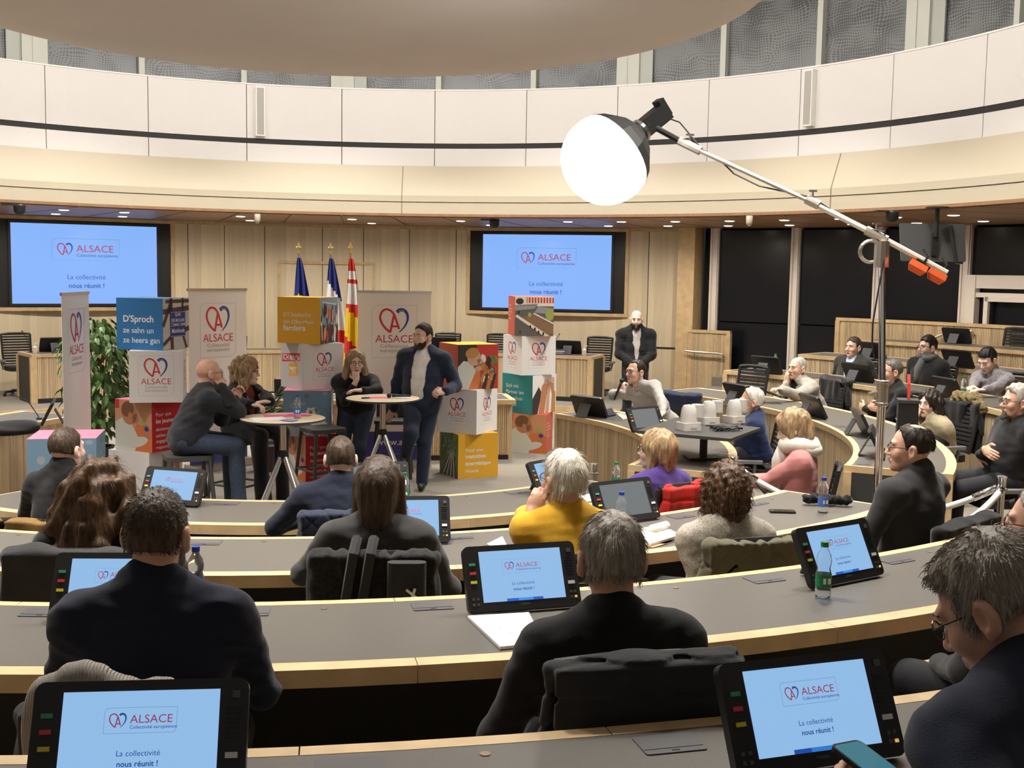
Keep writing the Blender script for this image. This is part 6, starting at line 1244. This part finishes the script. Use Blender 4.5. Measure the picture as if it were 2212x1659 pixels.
# ================================================================== papers, phones, pens
def sheet(pts, z, label, col='paper', th=.004, name='paper', cat='paper', lines=0, group=None):
    P = [G(x, y, z) for x, y in pts]; c = sum(P, Vector())/len(P); c.z = z; t = thing(name, label, cat, c, 0, group)
    m = MB(); m.prism([(p.x-c.x, p.y-c.y) for p in P], .0008, th); m.obj('sheets', col, t)
    if lines:
        m = MB(); a, b, d = P[0]-c, P[1]-c, P[3 % len(P)]-c
        for k in range(lines):
            v = (k+1.5)/(lines+3); p0 = a.lerp(d, v)+(b-a)*.12; p1 = a.lerp(d, v)+(b-a)*(.85-.2*((k*7) % 3)/3); e = (d-a)*.006; m.quadmesh([Vector((p.x, p.y, th+.0006)) for p in (p0-e, p1-e, p1+e, p0+e)], [(0, 1, 2, 3)])
        o = m.obj('text_lines', 'p_line', t); o['kind'] = 'stuff'
    return t
sheet(((1010, 1337), (1142, 1329), (1175, 1395), (1080, 1404)), ZT(3), 'stack of printed white papers before the lit monitor', th=.012, lines=14)
sheet(((1052, 1176), (1085, 1160), (1100, 1190), (1075, 1188)), ZT(2), 'white sheet under the arm of the man in yellow')
t = sheet(((1368, 1150), (1425, 1138), (1470, 1160), (1405, 1180)), ZT(2)+.004, 'open notepad with a curled page and yellow marking', th=.014, name='notepad', cat='notepad')
m = MB(); q = G(1415, 1142, ZT(2)+.0315)-t.location; d_ = (G(1450, 1130, ZT(2))-G(1405, 1142, ZT(2))).normalized(); m.tube([q-d_*.03, q+d_*.11], .026, 14); m.obj('curled_page', 'paper', t, smooth=True); m = MB(); a = G(1385, 1150, ZT(2))-t.location; b = G(1435, 1162, ZT(2))-t.location; n = Vector((0, .012, 0)); m.quadmesh([Vector((p.x, p.y, .0148)) for p in (a-n, b-n, b+n, a+n)], [(0, 1, 2, 3)]); m.obj('yellow_mark', mat('marker', (.85, .62, .05), .6), t)
sheet(((1366, 1172), (1440, 1176), (1465, 1168), (1410, 1184)), ZT(2), 'kraft folder under the open notepad', mat('kraft', (.45, .26, .13), .7), .003, 'folder', 'folder')
sheet(((1255, 1072), (1280, 1066), (1290, 1080), (1268, 1085)), ZT(1), 'white sheet on the front row desk beside the yellow sweater')
def phone(P, rz, label, tilt=(0, 0), lit=False, name='phone'):
    t = thing(name, label, 'phone', P, 0); t.rotation_euler = (tilt[0], tilt[1], rz); m = MB(); m.rbox((0, 0, .005), (.075, .155, .008), .012); m.obj('case', 'black_plastic', t); m = MB(); m.rbox((0, 0, .0095), (.068, .145, .001), .008); m.obj('screen', mat('ph_scr', (.02, .10, .14), .2, emit=.5, ecol=(.05, .25, .35)) if lit else mat('ph_blk', (.015, .015, .017), .12), t); return t
phone(G(1690, 1106, ZT(2)+.001), 1.35, 'black phone lying on the second desk near the curls')
phone(D(1898, 1672, 1.88), .45, 'phone with a lit screen held by the man in the quilted vest', (.25, .1), True)
phone(D(489, 861, 10.15), .6, 'phone held by the bald man at the bar table', (1.0, 0))
phone(Vector((*D(1640, 1010, 8.2)[:2], .84)), .9, 'phone held by the woman in pink', (.8, 0))
p = CY(1667, 858, 5.12); phone(Vector((p.x, p.y, 1.0)), 1.2, 'dark tablet held by the man in the light grey cardigan', (.3, 0)).scale = (1.9, 1.5, 1)
# mitten
c = G(1785, 1092, ZT(2)); F = Field((-.2, -.1, -.01), (.2, .1, .12), .007); F.cap((-.12, 0, .032), (-.02, .01, .035), .030, .03); F.cap((.0, -.01, .032), (.13, -.01, .032), .030, .028); F.cap((-.02, .02, .03), (.05, .045, .03), .02, .02); F.noise(.005, 190, 2)
V, Q = F.net(); tag(link('fur_mitten', np_mesh('fur_mitten', [(V, Q)], ['c_blackfur'], (0, 0, 0)), None, c+Vector((0, 0, .002-V[:, 2].min())), -.25), 'black fur mitten behind the blue-label bottle', 'mitten')
# stage table things
tz = .9885
def disc(P0, dx, dy, w, d, rz, col, label, name='paper', th=.002, dzz=0): 
    t = thing(name, label, 'paper', Vector((P0.x+dx, P0.y+dy, P0.z+.0005+dzz)), rz); m = MB(); m.box((0, 0, th/2+.0005), (w, d, th)); m.obj('sheets', col, t); return t
mat('pinkpaper', (.85, .10, .28), .7)
disc(T1, -.12, -.10, .30, .21, .3, 'paper', 'printed white sheets on the bar table by the bottle', th=.004); disc(T1, -.02, .12, .30, .14, .2, 'pinkpaper', 'pink sheet under the hand of the writing woman'); disc(T1, .06, -.22, .10, .14, .9, mat('bluepaper', (.25, .32, .65), .7), 'small blue leaflet on the bar table', dzz=.005); disc(T1, .14, .16, .21, .10, -.2, 'pinkpaper', 'pink sheet behind the bottle on the bar table', dzz=.003); disc(T2, -.06, .02, .21, .12, .2, 'pinkpaper', 'pink sheet beside the microphone on the bar table'); disc(T2, .22, -.02, .15, .15, .4, 'paper', 'white sheet under the microphone')
def mic(P, d, label):
    t = thing('microphone', label, 'microphone', P); q = Vector(d).to_track_quat('Z', 'Y').to_matrix(); m = MB(); m.lathe([(.011, -.20), (.013, -.05), (.018, -.01)], (0, 0, 0), 12, q); m.obj('handle', 'black_plastic', t, smooth=True); m = MB(); m.lathe([(.019, -.012), (.0195, -.002)], (0, 0, 0), 12, q); m.obj('ring', 'chrome', t); m = MB(); m.ball(q @ Vector((0, 0, .018)), (.025, .025, .027), 12, q); m.obj('grille', mat('mesh_black', (.03, .03, .03), .5, metal=.5), t, smooth=True); return t
mic(Vector((T2.x+.08, T2.y-.05, T2.z+.0275)), (-1, .1, 0), 'black handheld microphone lying on the bar table')
mic(D(1342, 826, 12.42), (.35, -.1, 1), 'black handheld microphone held by the man in the grey shirt')
pn = thing('pen', 'blue pen in the hand of the writing woman', 'pen', D(545, 872, 10.8)); m = MB(); m.tube([(-.05, 0, .07), (.03, 0, -.04)], .005, 6); m.obj('barrel', mat('penblue', (.03, .15, .5), .4), pn)
m = MB(); m.tube([(0, 0, 0), (.05, 0, .002), (.08, .02, .001)], .008, 6); tag(m.obj('key_fob', 'black_plastic', None, loc=Vector((T2.x-.22, T2.y-.1, T2.z+.009))), 'small black key fob on the bar table', 'key fob')
# ================================================================== rope barrier
def stanchion(P, hgt, label):
    t = thing('rope_post', label, 'post', P); m = MB(); m.lathe([(.15, 0), (.15, .012), (.03, .04)], n=20); m.obj('base', 'chrome', t, smooth=40); m = MB(); m.tube([(0, 0, .03), (0, 0, hgt-.06)], .022, 14); m.obj('tube', 'chrome', t, smooth=40)
    m = MB(); m.lathe([(.024, hgt-.10), (.04, hgt-.095), (.04, hgt-.08), (.026, hgt-.075), (.028, hgt-.02), (.034, hgt-.005), (.018, hgt), (0, hgt)], n=16); m.obj('head', 'chrome', t, smooth=40); return t
s1 = D(1283, 1000, 9.35); s2 = D(1585, 985, 8.1); s3 = D(2165, 1027, 7.42)
stanchion(Vector((s1.x, s1.y, 0)), s1.z, 'chrome rope post beside the green-capped bottle'); stanchion(Vector((s2.x, s2.y, 0)), s2.z, 'chrome rope post beside the woman in pink'); stanchion(Vector((s3.x, s3.y, .1515)), s3.z-.1515, 'chrome rope post beside the arms-folded man')
mat('rope', (.72, .69, .65), .8, bump=(250, .3))
def rope(a, b, sag, label, n=18):
    pts = []
    for k in range(n+1):
        u = k/n; p = a.lerp(b, u); p.z -= sag*4*u*(1-u); pts.append(p-a)
    t = thing('barrier_rope', label, 'rope', a); m = MB(); m.tube(pts[1:-1], .020, 10); m.obj('cord', 'rope', t, smooth=True)
    for q0, q1 in ((pts[0], pts[1].lerp(pts[2], .5)), (pts[-1], pts[-2].lerp(pts[-3], .5))): m = MB(); m.tube([q0, q1], .024, 10); m.obj('end_sleeve', 'chrome', t, smooth=True)
rope(s2+Vector((.02, -.03, -.08)), s3+Vector((-.03, 0, -.08)), .26, 'white rope running from the pink woman to the far post'); q = D(2085, 1128, 6.75); rope(s3+Vector((-.02, -.03, -.09)), q, .02, 'short white rope slanting down from the far post'); rope(s1+Vector((-.035, -.03, -.14)), s1+Vector((-.12, .02, -.40)), .0, 'white rope hanging at the chrome post by the bottle', 6)
# ================================================================== table with cameras beside the speaker
PT = [(1375, 930), (1460, 902), (1643, 924), (1578, 948)]; zt_ = 1.02; c = sum((G(x, y, zt_) for x, y in PT), Vector())/4; t = thing('equipment_stand', 'black riser table carrying three white cameras', 'table', Vector((c.x, c.y, ZT(1)+.001)))
m = MB(); m.prism([tuple((G(x, y, zt_)-c)[:2]) for x, y in PT], zt_-.025-ZT(1), zt_-ZT(1)); m.obj('tabletop', 'charcoal', t); m = MB(); m.tube([(.05, .05, 0), (.05, .05, .25)], .035, 8); m.box((.05, .05, .01), (.3, .2, .02)); m.obj('column', 'black_plastic', t)
mat('ptz', (.55, .52, .48), .4)
def ptz(px, py, rz, label, s=1.0):
    P = G(px, py, zt_+.001); t = thing('ptz_camera', label, 'camera', P, rz); t.scale = (s, s, s); m = MB(); m.rbox((0, 0, .03), (.17, .15, .06), .03); m.box((0, -.076, .03), (.06, .004, .022)); m.obj('base', 'ptz', t)
    m = MB(); m.lathe([(.07, .06), (.066, .12), (.058, .17), (.045, .195), (0, .205)], n=20); m.obj('turret', 'ptz', t, smooth=40); m = MB(); m.rbox((.085, 0, .15), (.075, .11, .10), .03); m.lathe([(.03, -.07), (.035, 0)], (.085, 0, .15), 12, RX(math.pi/2)); m.obj('lens_head', 'ptz', t); return t
ptz(1487, 928, .3, 'white camera in front on the riser table', 1.05); ptz(1530, 915, .2, 'white camera in the middle of the riser table'); ptz(1585, 912, .5, 'white camera beside the white-haired man')
r = random.Random(8); m = MB(); cc = G(1565, 930, zt_)
for k in range(9):
    pts = [Vector((r.uniform(-.14, .14), r.uniform(-.10, .10), .006+.03*r.random())) for _ in range(6)]; m.tube(pts, .005, 5)
o = tag(m.obj('cable_tangle', 'black_plastic', None, True, loc=cc+Vector((0, 0, .002))), 'tangle of black cables on the riser table', 'cables'); o['kind'] = 'stuff'
# laptop and folders near the speaker
sheet(((1302, 887), (1322, 883), (1330, 898), (1310, 901)), ZT(1), 'closed black notebook beside the open magazine', 'black_plastic', .012, 'notebook', 'notebook'); sheet(((1331, 895), (1360, 891), (1374, 901), (1345, 907)), ZT(1), 'open magazine before the man with the microphone', 'ph_cream', .012, 'magazine', 'magazine'); sheet(((1432, 924), (1480, 915), (1496, 927), (1447, 938)), ZT(1), 'red folder with white papers beside the cameras', 'cube_red', .004, 'folder', 'folder', 0); sheet(((1440, 921), (1474, 915), (1486, 924), (1452, 931)), ZT(1)+.006, 'white papers lying on the red folder')
# camera case on the side desk
p = pol(RF(2)+.42, 113.3, ZT(2)+.001); t = thing('equipment_case', 'black upright camera case on the side desk behind the boom stand', 'case', p, face_to(-p)); m = MB(); m.rbox((0, 0, .20), (.19, .16, .40), .012); m.obj('case', 'black_plastic', t); m = MB(); m.rbox((0, 0, .41), (.20, .17, .025), .01); m.obj('lid', 'charcoal', t); m = MB(); m.box((0, .085, .25), (.14, .006, .01)); m.obj('latch', 'grey_plastic', t)
m = MB(); m.tube([(-.06, 0, .43), (-.02, 0, .55), (.05, 0, .62)], .012, 6); m.obj('strap', 'c_red', t)
# ================================================================== dais things
def gooseneck(P, to, label):
    t = thing('gooseneck_microphone', label, 'microphone', P); to = Vector(to); m = MB(); m.lathe([(.03, 0), (.03, .012), (.008, .02)], n=12); m.obj('foot', 'black_plastic', t); m = MB(); m.tube([(0, 0, .015), to*.4+Vector((0, 0, .08)), to*.8+Vector((0, 0, .03)), to], .005, 6); m.obj('neck', 'black_plastic', t); m = MB(); m.ball(to, .013, 8); m.obj('capsule', 'black', t); return t
p = pol(9.55, 24.1, .9205); gooseneck(p, (.12, 0, .33), 'gooseneck microphone left of the name plate under the right screen')
p = pol(9.55, -28.8, .9205); gooseneck(p, (-.12, 0, .33), 'gooseneck microphone beside the hand gel under the left screen'); p = pol(9.55, 5.8, .9205); gooseneck(p, (-.05, 0, .3), 'gooseneck microphone behind the navy suit')
p = G(85, 905, ZT(1)+.002); gooseneck(p, (-.26, 0, .25), 'long gooseneck microphone on the slatted side desk')
mat('plate_blue', (.06, .07, .10), .5)
for a, txt, lab in ((-26.4, ('Matthieu', 'Conseiller'), 'dark name plate on the dais under the left screen'), (25.3, ('Paul', 'Conseiller'), 'dark name plate on the dais under the right screen')):
    p = pol(9.17, a, .921); t = thing('name_plate', lab, 'name plate', p, face_to(p)); m = MB(); m.box((0, 0, .05), (.30, .012, .10), RX(-.2)); m.obj('plate', 'plate_blue', t); pr = Print(); pr.use('p_white').rect(-.11, .055, .11, .068, 0).rect(-.08, .03, .08, .036, 0); o = pr.make('lettering', t, (0, -.012, 0)); o['kind'] = 'stuff'
for a, lab in ((-29.0, 'hand gel pump bottle on the dais under the left screen'), (29.0-.9, 'hand gel pump bottle on the dais next to the black-jacketed man')):
    p = pol(9.2, a, .921); t = thing('gel_bottle', lab, 'bottle', p); m = MB(); m.lathe([(.03, 0), (.033, .01), (.033, .10), (.015, .12)], n=14); m.obj('body', mat('gel', (.72, .62, .60), .3), t, smooth=40); m = MB(); m.tube([(0, 0, .12), (0, 0, .16)], .008, 6); m.box((.02, 0, .165), (.06, .016, .012)); m.obj('pump', 'white', t)
# dark coat lying on the left side desk
c = G(8, 938, ZT(1)); F = Field((-.4, -.25, -.01), (.4, .25, .16), .012)
F.ell((-.05, 0, .03), (.33, .2, .06), None, .05); F.ell((.12, .02, .05), (.2, .14, .06), None, .05); F.ell((-.2, -.03, .045), (.15, .14, .055), None, .05)
F.noise(.010, 30, 4, (.5, 1, 1)); V, Q = F.net(); tag(link('folded_coat', np_mesh('folded_coat', [(V, Q)], ['c_black'], (0, 0, 0)), None, c+Vector((0, 0, .002-V[:, 2].min())), .3), 'black coat lying in a heap on the slatted side desk', 'coat')
